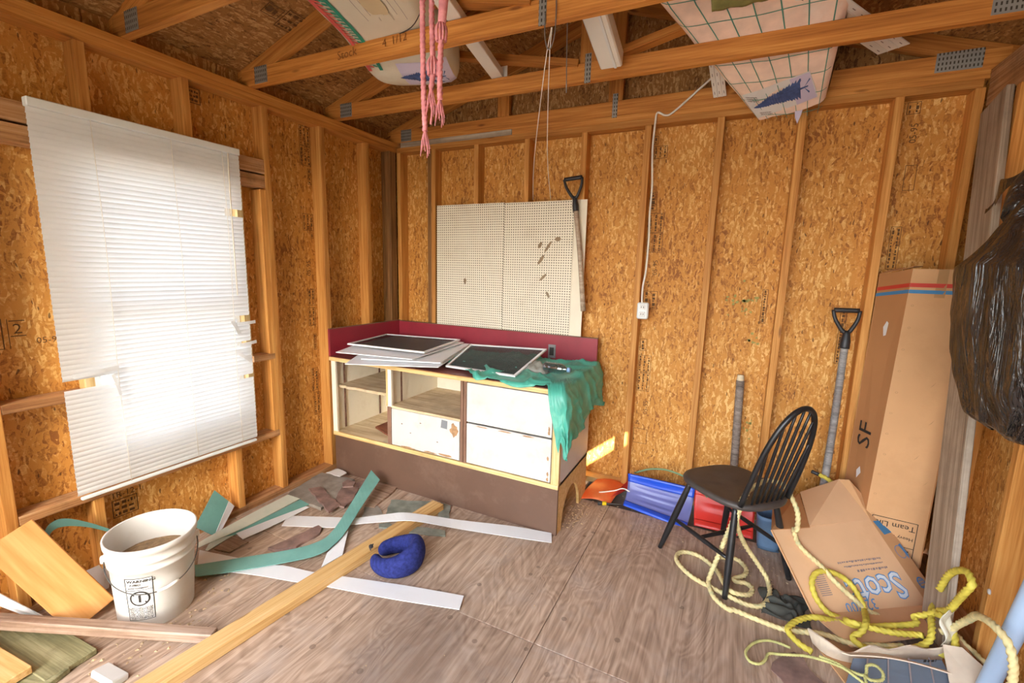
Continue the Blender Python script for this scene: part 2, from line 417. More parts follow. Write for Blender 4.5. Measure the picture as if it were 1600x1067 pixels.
M['rough_lumber'] = m_wood('rough_lumber', '#7d604b', '#a78a74', '#c3ab9a', knots=.4, dirt='#5a4436', dirt_amt=.5)
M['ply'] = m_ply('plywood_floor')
M['subfloor'] = m_plain('dark_subfloor', '#5f554e', .8, .25, 14, .3, dirt='#332b26', dirt_amt=.6)
M['white_paint'] = m_plain('white_paint', '#cbc9c3', .45, .04, 5, 0, dirt='#a58c74', dirt_amt=.22, dscale=7)
M['cream'] = m_plain('cream_panel', '#eee6d2', .5, .05, 5, 0, dirt='#b39b78', dirt_amt=.25)
M['shelf_ply'] = m_wood('shelf_board', '#b79a72', '#d3bd97', '#e2d1b0', sx=1.5, sy=14, knots=.2, dirt='#8a6a4a', dirt_amt=.45)
M['edge_wood'] = m_wood('raw_edge', '#c2995a', '#d8b679', '#e6cb97', knots=.3, dirt='#8a6239', dirt_amt=.35)
M['brown_strip'] = m_wood('brown_strip', '#5d3f30', '#7c5a48', '#94725e', knots=.1, dirt='#3a2a20', dirt_amt=.4)
M['brown_paint'] = m_plain('brown_paint', '#634838', .6, .08, 6, .08, dirt='#8a7160', dirt_amt=.3)
M['red'] = m_plain('red_laminate', '#932a38', .42, .08, 6, 0, dirt='#6e2a30', dirt_amt=.3)
M['counter'] = m_plain('counter_red_brown', '#7c3f38', .45, .1, 7, 0, dirt='#5d3a32', dirt_amt=.4)
M['red_wood'] = m_wood('red_brown_panel', '#5f3020', '#7c4630', '#935a40', knots=.1)
M['black_gap'] = m_plain('dark_slot', '#3d2a20', .7, .1)
M['tarp'] = m_plain('green_tarp', '#4da893', .4, .2, 9, .25, dirt='#a8c8b4', dirt_amt=.35, dscale=9)
M['screen'] = m_mesh('insect_screen', '#343c44', .52)
M['alu'] = m_plain('white_frame_paint', '#f0f2f4', .35, .04, 5, 0, dirt='#9a9a9a', dirt_amt=.2)
M['peg'] = m_peg('pegboard')
M['peg_back'] = m_plain('cream_board', '#e4dac4', .5, .05)
M['vinyl'] = m_trans('blind_vinyl', '#e9ebec', .15, .35)
M['rail'] = m_plain('blind_rail', '#dfe3e2', .4, .04)
M['cord_white'] = m_plain('white_cord', '#e8e2d4', .6, .05)
M['metal'] = m_plain('galvanised', '#9a9a98', .4, .15, 20, 0, .8)
M['dark_metal'] = m_plain('dark_metal', '#55534f', .45, .15, 20, 0, .6)
M['gusset'] = m_gusset('truss_plate')
M['glass'] = m_glass('window_glass')
M['ink'] = m_plain('black_ink', '#63421f', .8, .2, 30)
M['ink_dark'] = m_plain('box_ink', '#2b2622', .8, .1, 30)
M['ink_pencil'] = m_plain('pencil', '#84501f', .8, .1, 30)
M['ink_blue'] = m_plain('blue_ink', '#5b8fc0', .7, .1, 30)
M['ink_pale'] = m_plain('pale_blue_ink', '#cfd6da', .7, .05, 30)
M['ink_grey'] = m_plain('grey_ink', '#8d7f7c', .8, .1, 30)
M['stripe_red'] = m_plain('red_stripe', '#c33b2c', .6, .05)
M['stripe_blue'] = m_plain('blue_stripe', '#3f7fae', .6, .05)
M['label_white'] = m_plain('white_label', '#dddcd8', .5, .03)
M['bucket'] = m_plain('bucket_plastic', '#d6d3cc', .4, .05, 4, 0, dirt='#b5a68e', dirt_amt=.28, dscale=7)
M['dirt'] = m_plain('dry_soil', '#8a6f50', .9, .35, 40, .6)
M['vinyl_green'] = m_plain('green_siding', '#6a9f95', .45, .12, 7, 0, dirt='#7fb0a4', dirt_amt=.5, dscale=5)
M['vinyl_white'] = m_plain('white_siding', '#dedfdf', .4, .03, 5, 0, dirt='#c9bfb2', dirt_amt=.2)
M['vinyl_pale'] = m_plain('pale_siding', '#cfd3c2', .45, .06, 5, 0, dirt='#8fb0a4', dirt_amt=.35)
M['slate'] = m_plain('grey_slate', '#8d857a', .75, .3, 12, .5, dirt='#6a5a4c', dirt_amt=.5)
M['slate_brown'] = m_plain('brown_slate', '#84695f', .75, .4, 14, .5, dirt='#5a4a44', dirt_amt=.5)
M['slate_green'] = m_plain('green_slate', '#84887c', .75, .35, 14, .5, dirt='#b0a58a', dirt_amt=.5)
M['navy'] = m_plain('navy_plush', '#2a316a', .95, .35, 60, .5, spec=.15)
M['chair_black'] = m_plain('black_chair_paint', '#1d1d1f', .32, .25, 12, .1, dirt='#4c4642', dirt_amt=.3)
M['seat_black'] = m_plain('worn_chair_seat', '#453e3a', .5, .2, 12, .15, dirt='#5a5048', dirt_amt=.5)
M['grip'] = m_plain('black_grip', '#2b2b2e', .45, .15, 20)
M['grey_shaft'] = m_wood('grey_shaft', '#6a6868', '#8d8a88', '#aaa49e', sx=2, sy=40, knots=0, dirt='#6d4c3c', dirt_amt=.3)
M['brown_shaft'] = m_wood('brown_shaft', '#7f6a58', '#a08c78', '#b9a794', sx=2, sy=40, knots=0)
M['old_post'] = m_wood('old_post', '#5c5048', '#7d7066', '#978a80', sx=2, sy=40, knots=.1)
M['pale_break'] = m_plain('broken_wood', '#d8c6a4', .8, .15, 30, .4)
M['blue_plastic'] = m_plain('blue_plastic', '#2350c8', .28, .08, 6)
M['lilac_plastic'] = m_trans('clear_lilac_plastic', '#8f92cc', .35, .25, '#6f80d8')
M['red_plastic'] = m_plain('red_plastic', '#d4362c', .35, .08, 6, dirt='#b84c3c', dirt_amt=.4)
M['orange_plastic'] = m_plain('orange_plastic', '#e2632f', .35, .1, 6, dirt='#e89a60', dirt_amt=.5)
M['blue_grey'] = m_plain('blue_grey_plastic', '#5d7896', .5, .15, 8, dirt='#3c4c5c', dirt_amt=.5)
M['card'] = m_plain('cardboard', '#c99a6b', .8, .05, 4, .05, dirt='#b98a5c', dirt_amt=.4)
M['card_light'] = m_plain('cardboard_light', '#d9ae84', .8, .05, 4, .05, dirt='#cfa074', dirt_amt=.4)
M['card_dark'] = m_plain('cardboard_side', '#b47f50', .8, .06, 4, .05)
M['liner'] = m_plain('grey_liner', '#66707c', .6, .1, 8)
M['card_torn'] = m_plain('torn_paper', '#d8c6ae', .85, .12, 10, .3)
M['tape'] = m_plain('brown_tape', '#ad8458', .3, .08, 8)
M['rope_worn'] = m_plain('worn_rope', '#d6c48c', .8, .2, 30, 0, dirt='#8fae8a', dirt_amt=.6, dscale=26)
M['rope_yellow'] = m_plain('yellow_rope', '#d2c04a', .65, .2, 22, 0, dirt='#b5a13c', dirt_amt=.5, dscale=20)
M['twine'] = m_plain('green_twine', '#b9b572', .8, .2, 30)
M['rope_pink'] = m_plain('pink_rope', '#d88a90', .85, .2, 30, 0, dirt='#f0b8b4', dirt_amt=.5, dscale=30)
M['black_bag'] = m_plain('black_plastic_bag', '#262220', .25, .1, 7, .35, spec=.8)
def m_bag(name):
    t = NT(name); v = t.coord(); mp = t.node('ShaderNodeMapping'); t.l.new(v, mp.inputs['Vector']); mp.inputs['Rotation'].default_value = (.55, 0, 0); mp.inputs['Scale'].default_value = (16, 16, 2.2)
    n = t.noise(mp.outputs[0], 1.0, 4, .6, .8); r = t.math('ABSOLUTE', t.math('SUBTRACT', n, .5)); f = t.noise(v, 22, 4, .6)
    t.bump(t.math('ADD', t.math('MULTIPLY', r, -2.5), t.math('MULTIPLY', f, .35)), .9, .022)
    return t.base(lin('#262220'), .2, 0, .9)
M['film_stain'] = m_plain('stained_wrap', '#cbb994', .5, .08, 8)
M['film'] = m_plain('white_plastic_wrap', '#dcd6c2', .4, .06, 5, .1, dirt='#bda88a', dirt_amt=.35)
M['fibre_yellow'] = m_plain('yellow_fibre', '#c9aa72', .95, .2, 20, .5)
M['pink_batt'] = m_plain('pink_insulation', '#f2d6c2', .55, .1, 14, .2, dirt='#f3e6da', dirt_amt=.6, dscale=6)
M['batt_edge'] = m_plain('insulation_edge', '#a07a48', .95, .25, 20, .6)
M['green_line'] = m_plain('green_line_print', '#4f8f7c', .6, .05)
M['bag_green'] = m_plain('bag_green_print', '#1f8a70', .6, .05)
M['bag_red'] = m_plain('bag_red_print', '#cf5a52', .6, .05)
M['tree_blue'] = m_plain('blue_print', '#3f5688', .6, .35, 40)
M['mauve'] = m_plain('mauve_print', '#c9c0d6', .6, .05)
M['moss'] = m_plain('mossy_green_foam', '#8b8b52', .95, .25, 18, .6)
M['white_vinyl'] = m_plain('white_gutter', '#e6e4dc', .35, .03, 5)
M['pipe'] = m_plain('pale_blue_pipe', '#a5bad2', .4, .06, 5)
M['black_bag'] = m_bag('black_plastic_bag_creased')
M['dark_cloth'] = m_plain('dark_cloth', '#4a4a42', .95, .25, 12, .3)
M['screw_yellow'] = m_plain('yellow_handle', '#e5c21c', .35, .05)
M['hose'] = m_plain('green_hose', '#7d9a72', .5, .1)
M['bottle'] = m_glass('clear_bottle', '#cfe0f0', .12, .4)
M['cap'] = m_plain('blue_cap', '#7fa6d4', .4, .05)
M['bag_clear'] = m_trans('grey_plastic_wrap', '#a9a79c', .3, .3)
M['crumb'] = m_plain('debris', '#b9a07c', .9, .4, 60)
M['grass'] = m_plain('pale_gravel', '#8c877e', .9, .2, 6)
M['blocker'] = m_plain('sun_blocker', '#4f6b3a', .9, .4, 12, .5)
M['siding'] = m_plain('outer_siding', '#d8d4c8', .6, .05)
COORDS = {}
COORDS['rope_worn']=[(3.239,-0.86,0.05),(3.156,-0.895,0.045),(3.065,-0.912,0.03),(2.971,-0.896,0.02),(2.836,-0.932,0.013),(2.725,-0.924,0.013),(2.645,-0.911,0.013),(2.616,-0.917,0.013),(2.56,-0.868,0.013),(2.533,-0.801,0.02),(2.531,-0.759,0.04),(2.564,-0.725,0.16),(2.608,-0.739,0.36),(2.638,-0.759,0.485),(2.682,-0.645,0.49),(2.739,-0.541,0.49),(2.791,-0.537,0.49),(2.826,-0.555,0.47),(2.869,-0.613,0.4),(2.874,-0.634,0.32),(2.868,-0.598,0.3),(2.882,-0.596,0.252),(2.91,-0.616,0.22),(2.993,-0.632,0.162),(3.041,-0.664,0.127),(3.114,-0.674,0.076),(3.172,-0.664,0.034),(3.252,-0.641,0.006)]
COORDS['rope_loop']=[(2.655,-0.705,0.49),(2.63,-0.764,0.44),(2.621,-0.752,0.34),(2.667,-0.665,0.2),(2.73,-0.627,0.1),(2.781,-0.627,0.03),(2.791,-0.708,0.013),(2.77,-0.793,0.013),(2.731,-0.839,0.013),(2.674,-0.844,0.013),(2.615,-0.824,0.013),(2.562,-0.807,0.013),(2.46,-0.765,0.013),(2.386,-0.691,0.013),(2.367,-0.626,0.013),(2.394,-0.572,0.013),(2.474,-0.568,0.013),(2.556,-0.644,0.013),(2.599,-0.773,0.03),(2.639,-0.813,0.03),(2.7,-0.771,0.013),(2.717,-0.716,0.013),(2.693,-0.689,0.013),(2.649,-0.697,0.013),(2.64,-0.677,0.013),(2.685,-0.627,0.013),(2.693,-0.561,0.013),(2.658,-0.507,0.013),(2.61,-0.514,0.013),(2.552,-0.535,0.013)]
COORDS['rope_yellow']=[(2.918,-1.023,0.02),(2.88,-1.001,0.02),(2.85,-0.962,0.02),(2.843,-0.936,0.025),(2.873,-0.886,0.03),(2.921,-0.841,0.035),(2.966,-0.825,0.041),(3.042,-0.79,0.024),(3.11,-0.825,0.06),(3.195,-0.793,0.07),(3.307,-0.732,0.08),(3.304,-0.718,0.08),(3.359,-0.691,0.09),(3.379,-0.68,0.11),(3.422,-0.666,0.14),(3.481,-0.605,0.17),(3.521,-0.577,0.2),(3.54,-0.536,0.22),(3.53,-0.501,0.24),(3.491,-0.508,0.24),(3.455,-0.529,0.22),(3.415,-0.6,0.2)]
COORDS['rope_yellow2']=[(3.445,-0.607,0.14),(3.401,-0.625,0.13),(3.371,-0.673,0.13),(3.351,-0.739,0.12),(3.336,-0.798,0.11),(3.323,-0.829,0.09),(3.292,-0.854,0.07),(3.238,-0.89,0.06),(3.228,-0.897,0.055),(3.167,-0.924,0.05),(3.118,-0.943,0.05),(3.083,-0.93,0.05),(3.069,-0.897,0.05),(3.098,-0.879,0.07),(3.12,-0.837,0.09),(3.151,-0.687,0.043),(3.143,-0.665,0.066),(3.126,-0.629,0.091),(3.094,-0.61,0.118),(3.047,-0.616,0.141),(2.999,-0.638,0.153),(2.961,-0.671,0.147),(2.945,-0.711,0.125),(2.953,-0.745,0.093),(2.975,-0.763,0.065),(3.014,-0.77,0.036),(3.07,-0.75,0.019),(3.067,-0.832,0.07),(3.145,-0.84,0.075),(3.223,-0.832,0.08),(3.287,-0.806,0.08),(3.313,-0.81,0.09)]
COORDS['rope_yellow3']=[(3.359,-0.75,0.16),(3.366,-0.774,0.17),(3.385,-0.781,0.15),(3.396,-0.812,0.13),(3.389,-0.852,0.1),(3.38,-0.853,0.07),(3.353,-0.853,0.06),(3.339,-0.837,0.06)]
COORDS['rope_worn2']=[(3.412,-0.778,0.12),(3.426,-0.766,0.15),(3.452,-0.763,0.18),(3.486,-0.761,0.2),(3.511,-0.785,0.21),(3.531,-0.821,0.21),(3.547,-0.851,0.2),(3.545,-0.883,0.19),(3.523,-0.941,0.18),(3.491,-1.001,0.17),(3.464,-1.052,0.16)]
COORDS['rope_worn3']=[(3.42,-0.782,0.11),(3.427,-0.824,0.11),(3.449,-0.845,0.1),(3.459,-0.877,0.1),(3.48,-0.879,0.09)]
COORDS['twine']=[(2.843,-1.04,0.02),(2.803,-1.026,0.013),(2.76,-1.035,0.013),(2.716,-1.072,0.013),(2.684,-1.135,0.013),(2.696,-1.179,0.013),(2.729,-1.176,0.013),(2.751,-1.144,0.013),(2.765,-1.105,0.013),(2.803,-1.088,0.013),(2.839,-1.08,0.02),(2.895,-1.069,0.03),(2.949,-1.088,0.05),(3.0,-1.107,0.06),(3.032,-1.13,0.06),(3.056,-1.15,0.06)]
COORDS['twine2']=[(2.932,-1.073,0.05),(2.984,-1.093,0.06),(3.018,-1.109,0.06),(3.061,-1.12,0.07),(3.071,-1.093,0.09),(3.099,-1.078,0.09),(3.114,-1.104,0.09),(3.106,-1.129,0.08),(3.071,-1.147,0.08),(3.061,-1.12,0.07),(3.061,-1.157,0.06)]
COORDS['green_a']=[(0.28,-1.847,0.02),(0.407,-1.72,0.02),(0.595,-1.537,0.025),(0.661,-1.425,0.03),(0.65,-1.338,0.035),(0.612,-1.233,0.05),(0.523,-1.024,0.085),(0.435,-0.814,0.125)]
COORDS['green_b']=[(0.37,-1.893,0.02),(0.48,-1.795,0.02),(0.671,-1.597,0.02),(0.745,-1.498,0.025),(0.745,-1.398,0.03),(0.718,-1.299,0.04),(0.628,-1.084,0.065),(0.539,-0.846,0.095)]
COORDS['whiteA_a']=[(0.274,-1.327,0.012),(0.539,-1.202,0.012),(0.639,-1.16,0.015),(0.816,-1.083,0.05),(0.928,-1.027,0.06),(1.205,-0.906,0.03),(1.484,-0.795,0.015),(1.709,-0.743,0.01)]
COORDS['whiteA_b']=[(0.333,-1.415,0.012),(0.604,-1.286,0.012),(0.669,-1.224,0.015),(0.896,-1.126,0.05),(1.012,-1.072,0.055),(1.246,-0.969,0.02),(1.526,-0.881,0.008),(1.74,-0.822,0.006)]
COORDS['whiteB_a']=[(0.46,-1.783,0.01),(0.605,-1.655,0.01),(0.8,-1.604,0.008),(0.952,-1.556,0.006),(1.278,-1.459,0.006),(1.536,-1.395,0.008)]
COORDS['whiteB_b']=[(0.46,-1.79,0.01),(0.611,-1.74,0.01),(0.778,-1.693,0.008),(0.935,-1.643,0.006),(1.254,-1.563,0.006),(1.564,-1.475,0.008)]
COORDS['whiteC']=[(0.162,-1.759,0.012),(0.399,-1.706,0.012),(0.376,-1.749,0.012),(0.272,-1.83,0.012)]
COORDS['whiteD']=[(0.717,-1.292,0.03),(0.832,-1.442,0.012),(0.81,-1.555,0.008),(0.751,-1.467,0.012),(0.741,-1.383,0.02)]
COORDS['w1_a']=[(0.112,-1.202,0.045),(0.113,-1.472,0.04),(0.124,-1.747,0.03)]
COORDS['w1_b']=[(0.202,-1.188,0.035),(0.198,-1.52,0.03),(0.152,-1.757,0.02)]
COORDS['w2_a']=[(0.205,-1.188,0.03),(0.196,-1.487,0.028),(0.127,-1.71,0.02)]
COORDS['w2_b']=[(0.273,-1.18,0.012),(0.237,-1.485,0.012),(0.142,-1.679,0.012)]
COORDS['w3_a']=[(0.286,-1.216,0.02),(0.236,-1.408,0.02),(0.197,-1.589,0.02)]
COORDS['w3_b']=[(0.307,-1.202,0.015),(0.295,-1.419,0.015),(0.272,-1.6,0.015)]
COORDS['w4_a']=[(0.173,-1.584,0.015),(0.149,-1.687,0.014),(0.191,-1.747,0.012)]
COORDS['w4_b']=[(0.188,-1.589,0.012),(0.194,-1.682,0.01),(0.203,-1.741,0.01)]
COORDS['board_br']=[(0.212,-1.716,0.01),(0.311,-1.695,0.01),(0.308,-1.594,0.01),(0.189,-1.595,0.01)]
COORDS['S1']=[(0.052,-1.163),(-0.017,-0.849),(0.284,-0.818),(0.309,-0.96),(0.381,-1.055),(0.355,-1.085),(0.377,-1.181)]
COORDS['S2']=[(0.13,-1.065),(0.18,-1.01),(0.465,-1.115),(0.472,-1.207)]
COORDS['S3']=[(0.387,-1.078),(0.305,-0.947),(0.39,-0.873),(0.479,-1.011),(0.507,-1.119),(0.473,-1.123)]
COORDS['S4']=[(0.271,-0.914),(0.266,-0.861),(0.336,-0.859),(0.37,-0.913),(0.316,-0.952)]
COORDS['S4b']=[(0.341,-0.864),(0.352,-0.783),(0.378,-0.778),(0.42,-0.883),(0.369,-0.902)]
COORDS['S5']=[(0.439,-0.747),(0.591,-0.718),(0.646,-1.012),(0.583,-1.032)]
COORDS['S6']=[(0.672,-0.89),(0.927,-0.773),(0.979,-0.925),(0.76,-1.039)]
COORDS['S6b']=[(0.964,-0.764),(1.042,-0.768),(1.109,-0.879),(1.043,-0.9)]
COORDS['S7']=[(0.988,-1.053),(1.166,-1.007),(1.194,-1.048),(0.994,-1.12)]
COORDS['S7b']=[(0.793,-1.133),(0.832,-1.092),(0.895,-1.117),(0.817,-1.159)]
COORDS['S8']=[(0.586,-1.035),(0.649,-0.985),(0.735,-1.041),(0.649,-1.117)]
COORDS['chip']=[(0.073,-0.869),(0.086,-0.841),(0.092,-0.786),(0.194,-0.801),(0.2,-0.867),(0.114,-0.866)]
COORDS['redslab']=[(0.452,-1.583),(0.47,-1.518),(0.511,-1.314),(0.545,-1.321),(0.578,-1.365),(0.57,-1.508),(0.499,-1.579)]
# ================================================================== THE SETTING
W_, H_ = 3.472, 2.44
def osb(name, c, h, w, normal, parent, mat='osb', xdir=(0, 0, 1)):
    return link(name, box_me(name, h, w, .011), M[mat], parent, frame(c, xdir, normal))
# ---- ground, hedge outside the doorway; the latter is unseen, added to block sun
g_ = abox('ground_outside', (-25, -30, -.45), (30, 25, -.35), M['grass'], None); tag(g_, 'pale gravel yard around the shed outside the doorway', 'gravel', kind='structure')
blocker = thing('sun_blocker', (4.3, -5.0, -.35), 'added unseen hedge outside, beside the open doorway', 'blocker')
def _blocker(i0):
    bm = bmesh.new(); bmesh.ops.create_icosphere(bm, subdivisions=3, radius=1)
    for v in bm.verts:
        n = noise.noise(v.co*2.5+V((i0*3, 0, 0)))*.18; v.co = V((v.co.x*.62, v.co.y*.62, v.co.z*3.1))*(1+n)
        if v.co.z < -2.8: v.co.z = -2.8
    me = bpy.data.meshes.new('blocker_lump'); bm.to_mesh(me); bm.free(); return me
for i in range(7):
    link('blocker_lump', _blocker(i), M['blocker'], blocker, Matrix.Translation((4.35, -3.75-i*.78, 2.6)))
# ---- floor
fl = thing('floor', (1.7, -1.6, 0), 'worn plywood shed floor with stains and scattered crumbs', 'floor', kind='structure')
abox('subfloor', (-.1, -3.4, -.10), (3.57, .10, -.022), M['subfloor'], fl)
for x0, x1 in ((-.089, .70), (.70, 1.92), (1.92, 3.56)):
    for y0, y1 in ((-3.39, -2.70), (-2.70, -1.48), (-1.48, -.262)):
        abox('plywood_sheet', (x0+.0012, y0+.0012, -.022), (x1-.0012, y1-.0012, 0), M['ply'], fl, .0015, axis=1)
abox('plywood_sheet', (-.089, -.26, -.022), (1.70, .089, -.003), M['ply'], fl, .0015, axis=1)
# ---- left wall
wl_ = thing('wall_left', (0, -1.6, 0), 'open stud wall with strand board sheathing holding the blinded window', 'wall', kind='structure')
XO = -.0945
LP = []
LP.append(osb('osb_panel', (XO, -.315, 1.22), 2.44, .832, (1, 0, 0), wl_))
LP.append(osb('osb_panel', (XO, -1.01, 1.22), 2.44, .56, (1, 0, 0), wl_))
LP.append(osb('osb_panel', (XO, -1.665, .30), .60, .75, (1, 0, 0), wl_))
LP.append(osb('osb_panel', (XO, -1.665, 2.21), .46, .75, (1, 0, 0), wl_))
LP.append(osb('osb_panel', (XO, -2.70, 1.22), 2.44, 1.32, (1, 0, 0), wl_))
def studL(yc, z0=.038, z1=2.364, mat='stud', w=.038): return lumber('stud', (-.0445, yc, z0), (-.0445, yc, z1), w, .089, M[mat], wl_, up=(1, 0, 0))
studL(-.045, mat='dark_wood', w=.07)
for y in (-.32, -.727, -1.13, -2.345, -2.75, -3.15): studL(y)
studL(-1.168, .44, 1.90, 'stud')
studL(-1.42, .038, .40); studL(-2.07, .038, .40)
studL(-1.55, 2.075, 2.364); studL(-1.95, 2.075, 2.364)
lumber('top_plate', (-.0445, .089, 2.421), (-.0445, -3.35, 2.421), .089, .038, M['plate'], wl_)
lumber('top_plate', (-.0445, .0, 2.383), (-.0445, -3.35, 2.383), .089, .038, M['plate'], wl_)
lumber('bottom_plate', (-.0445, .0, .019), (-.0445, -3.35, .019), .089, .038, M['block'], wl_)
lumber('window_header', (-.0445, -1.15, 2.028), (-.0445, -2.325, 2.028), .089, .078, M['block'], wl_)
lumber('window_header', (-.0445, -1.15, 1.945), (-.0445, -2.325, 1.945), .085, .070, M['block'], wl_)
lumber('window_sill_board', (-.0445, -1.15, .42), (-.0445, -2.325, .42), .089, .038, M['block'], wl_)
lumber('blocking', (-.0445, -2.325, .888), (-.0445, -2.06, .888), .089, .038, M['block'], wl_)
lumber('blocking', (-.0445, -1.29, .915), (-.0445, -1.15, .915), .089, .038, M['block'], wl_)
# ---- window
win = thing('window_1', (-.09, -1.665, .6), 'bright daylight window behind the broken white blind', 'window', kind='structure')
for a, b in (((-.115, -2.055, .585), (-.03, -2.02, 1.98)), ((-.115, -1.31, .585), (-.03, -1.275, 1.98))): abox('jamb', a, b, M['edge_wood'], win, .001, axis=2)
abox('window_sill', (-.125, -2.055, .575), (-.03, -1.275, .61), M['edge_wood'], win, .001, axis=1)
abox('head_jamb', (-.115, -2.055, 1.95), (-.03, -1.275, 1.985), M['edge_wood'], win, .001, axis=1)
for z0, z1, xx in ((.61, 1.29, -.085), (1.27, 1.95, -.105)):
    sash = abox('sash', (xx-.012, -2.02, z0), (xx+.012, -1.31, z0+.04), M['white_vinyl'], win, .002, axis=1)
    abox('sash_rail', (xx-.012, -2.02, z1-.04), (xx+.012, -1.31, z1), M['white_vinyl'], sash, .002, axis=1)
    for y in (-2.0, -1.33): abox('sash_stile', (xx-.012, y-.02, z0+.04), (xx+.012, y+.02, z1-.04), M['white_vinyl'], sash, .002, axis=2)
    abox('pane', (xx-.002, -1.98, z0+.04), (xx+.002, -1.35, z1-.04), M['glass'], sash)
# ---- back wall
wb = thing('wall_back', (1.7, 0, 0), 'open stud wall of orange strand board behind the workbench', 'wall', kind='structure')
YO = .0945
BP = []
for x0, x1 in ((-.1, .736), (.736, 1.948), (1.948, 3.154), (3.154, 3.57)):
    BP.append(osb('osb_panel', ((x0+x1)/2, YO, 1.22), 2.44, x1-x0, (0, -1, 0), wb))
def studB(xc, z0=.038, z1=2.364, mat='stud'): return lumber('stud', (xc, .0445, z0), (xc, .0445, z1), .038, .089, M[mat], wb, up=(0, -1, 0))
for x in (.019, .355, .737, 1.142, 1.548, 1.948, 2.352, 2.752, 3.153, 3.447): studB(x)
lumber('corner_filler', (.30, .06, .038), (.30, .06, 2.364), .05, .05, M['dark_wood'], wb, up=(0, -1, 0))
lumber('top_plate', (.04, .0445, 2.421), (1.02, .0445, 2.421), .089, .038, M['grey_wood'], wb)
lumber('top_plate', (1.022, .0445, 2.421), (3.472, .0445, 2.421), .089, .038, M['plate'], wb)
lumber('top_plate', (.0, .0445, 2.383), (3.455, .0445, 2.383), .089, .038, M['plate'], wb)
lumber('bottom_plate', (.0, .0445, .019), (3.47, .0445, .019), .089, .038, M['edge_wood'], wb)
# gable sheathing above the back wall, two sloped halves meeting at the ridge
RX, RZ = 1.736, 2.555+.333*1.736
for sgn in (0, 1):
    xa = -.12 if sgn == 0 else W_+.12
    def zr(x): return 2.555+.333*(x if x < RX else W_-x)
    vv = [(xa, .07, 2.44), (RX, .07, 2.44), (RX, .07, RZ), (xa, .07, zr(xa))]
    if sgn: vv = [vv[1], vv[0], vv[3], vv[2]]
    c = V((RX, .07, 2.6)); m = frame(c, (0, 0, 1), (0, -1, 0)); mi = m.inverted()
    vl = [mi @ V(p) for p in vv]; vl += [p-V((0, 0, .011)) for p in vl]
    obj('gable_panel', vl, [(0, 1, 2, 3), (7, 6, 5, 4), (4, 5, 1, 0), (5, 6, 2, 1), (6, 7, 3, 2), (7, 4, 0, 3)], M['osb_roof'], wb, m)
for nm_, xx_, pr_ in (('eave_board', XO, wl_), ):
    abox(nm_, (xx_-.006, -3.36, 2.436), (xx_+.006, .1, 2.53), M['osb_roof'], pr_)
# ---- right wall: light slots high up let a sliver of sun in
wr = thing('wall_right', (W_, -1.6, 0), 'open stud wall on the right with a pale grey plank against it', 'wall', kind='structure')
XR = W_+.0945
def osbR(y0, y1, z0, z1): osb('osb_panel', (XR, (y0+y1)/2, (z0+z1)/2), z1-z0, abs(y1-y0), (-1, 0, 0), wr)
osbR(.1, -1.65, 0, 2.44); osbR(-2.12, -3.35, 0, 2.44); osbR(-1.65, -2.12, 0, 1.572); osbR(-1.65, -2.12, 1.79, 2.44)
osbR(-1.65, -1.96, 1.572, 1.693); osbR(-2.09, -2.12, 1.572, 1.693); osbR(-1.96, -2.09, 1.588, 1.693)
def studR(yc, mat='stud'): lumber('stud', (W_+.0445, yc, .038), (W_+.0445, yc, 2.28), .038, .089, M[mat], wr, up=(-1, 0, 0))
for y in (-.285, -.775, -1.18, -1.58, -2.2, -2.6, -3.0): studR(y)
lumber('top_plate', (W_+.0445, .0, 2.36), (W_+.0445, -3.35, 2.36), .089, .16, M['block'], wr)
lumber('bottom_plate', (W_+.0445, .0, .019), (W_+.0445, -3.35, .019), .089, .038, M['block'], wr)
abox('eave_board', (XR-.006, -3.36, 2.436), (XR+.006, .1, 2.53), M['osb_roof'], wr)
# ---- front wall: solid to the left of the open doorway behind the camera
wf = thing('wall_front', (1.7, -3.4, 0), 'shed front wall with a wide open doorway', 'wall', kind='structure')
osb('osb_panel', (.17, -3.40, 1.22), 2.44, .54, (0, 1, 0), wf); osb('osb_panel', (2.005, -3.40, 2.34), .20, 3.13, (0, 1, 0), wf)
for x in (.02, .42, 3.45): lumber('stud', (x, -3.35, 0), (x, -3.35, 2.24), .038, .089, M['stud'], wf, up=(0, 1, 0))
lumber('door_header', (0, -3.35, 2.34), (W_, -3.35, 2.34), .089, .2, M['plate'], wf)
for s in (0, 1):
    xa = -.12 if s == 0 else W_+.12
    vv = [V((xa, -3.40, 2.44)), V((RX, -3.40, 2.44)), V((RX, -3.40, RZ)), V((xa, -3.40, 2.515))]
    obj('gable_panel', vv+[p+V((0, -.011, 0)) for p in vv], [(0, 1, 2, 3), (7, 6, 5, 4), (4, 5, 1, 0), (5, 6, 2, 1), (6, 7, 3, 2), (7, 4, 0, 3)], M['osb_roof'], wf)
# ---- roof deck
ce = thing('ceiling', (RX, -1.6, RZ), 'sloping roof deck of strand board above the trusses', 'ceiling', kind='structure')
sl = V((1, 0, .333)).normalized()
for side in (0, 1):
    d = sl if side == 0 else V((-sl.x, 0, sl.z)); st = V((-.35, 0, 2.555-.333*.35)) if side == 0 else V((W_+.35, 0, 2.555-.333*.35))
    Lr = (V((RX, 0, RZ))-st).length; nn = V((sl.z, 0, -sl.x)) if side == 0 else V((-sl.z, 0, -sl.x))
    for y0, y1 in ((.35, -.579), (-.579, -1.799), (-1.799, -3.02), (-3.02, -3.75)):
        for a, b in ((0, 1.221), (1.221, Lr)):
            c = st+d*((a+b)/2)+V((0, (y0+y1)/2, 0))-nn*.0055
            link('roof_panel', box_me('roof_panel', abs(y1-y0), b-a, .011), M['osb_roof'], ce, frame(c, (0, 1, 0), nn))
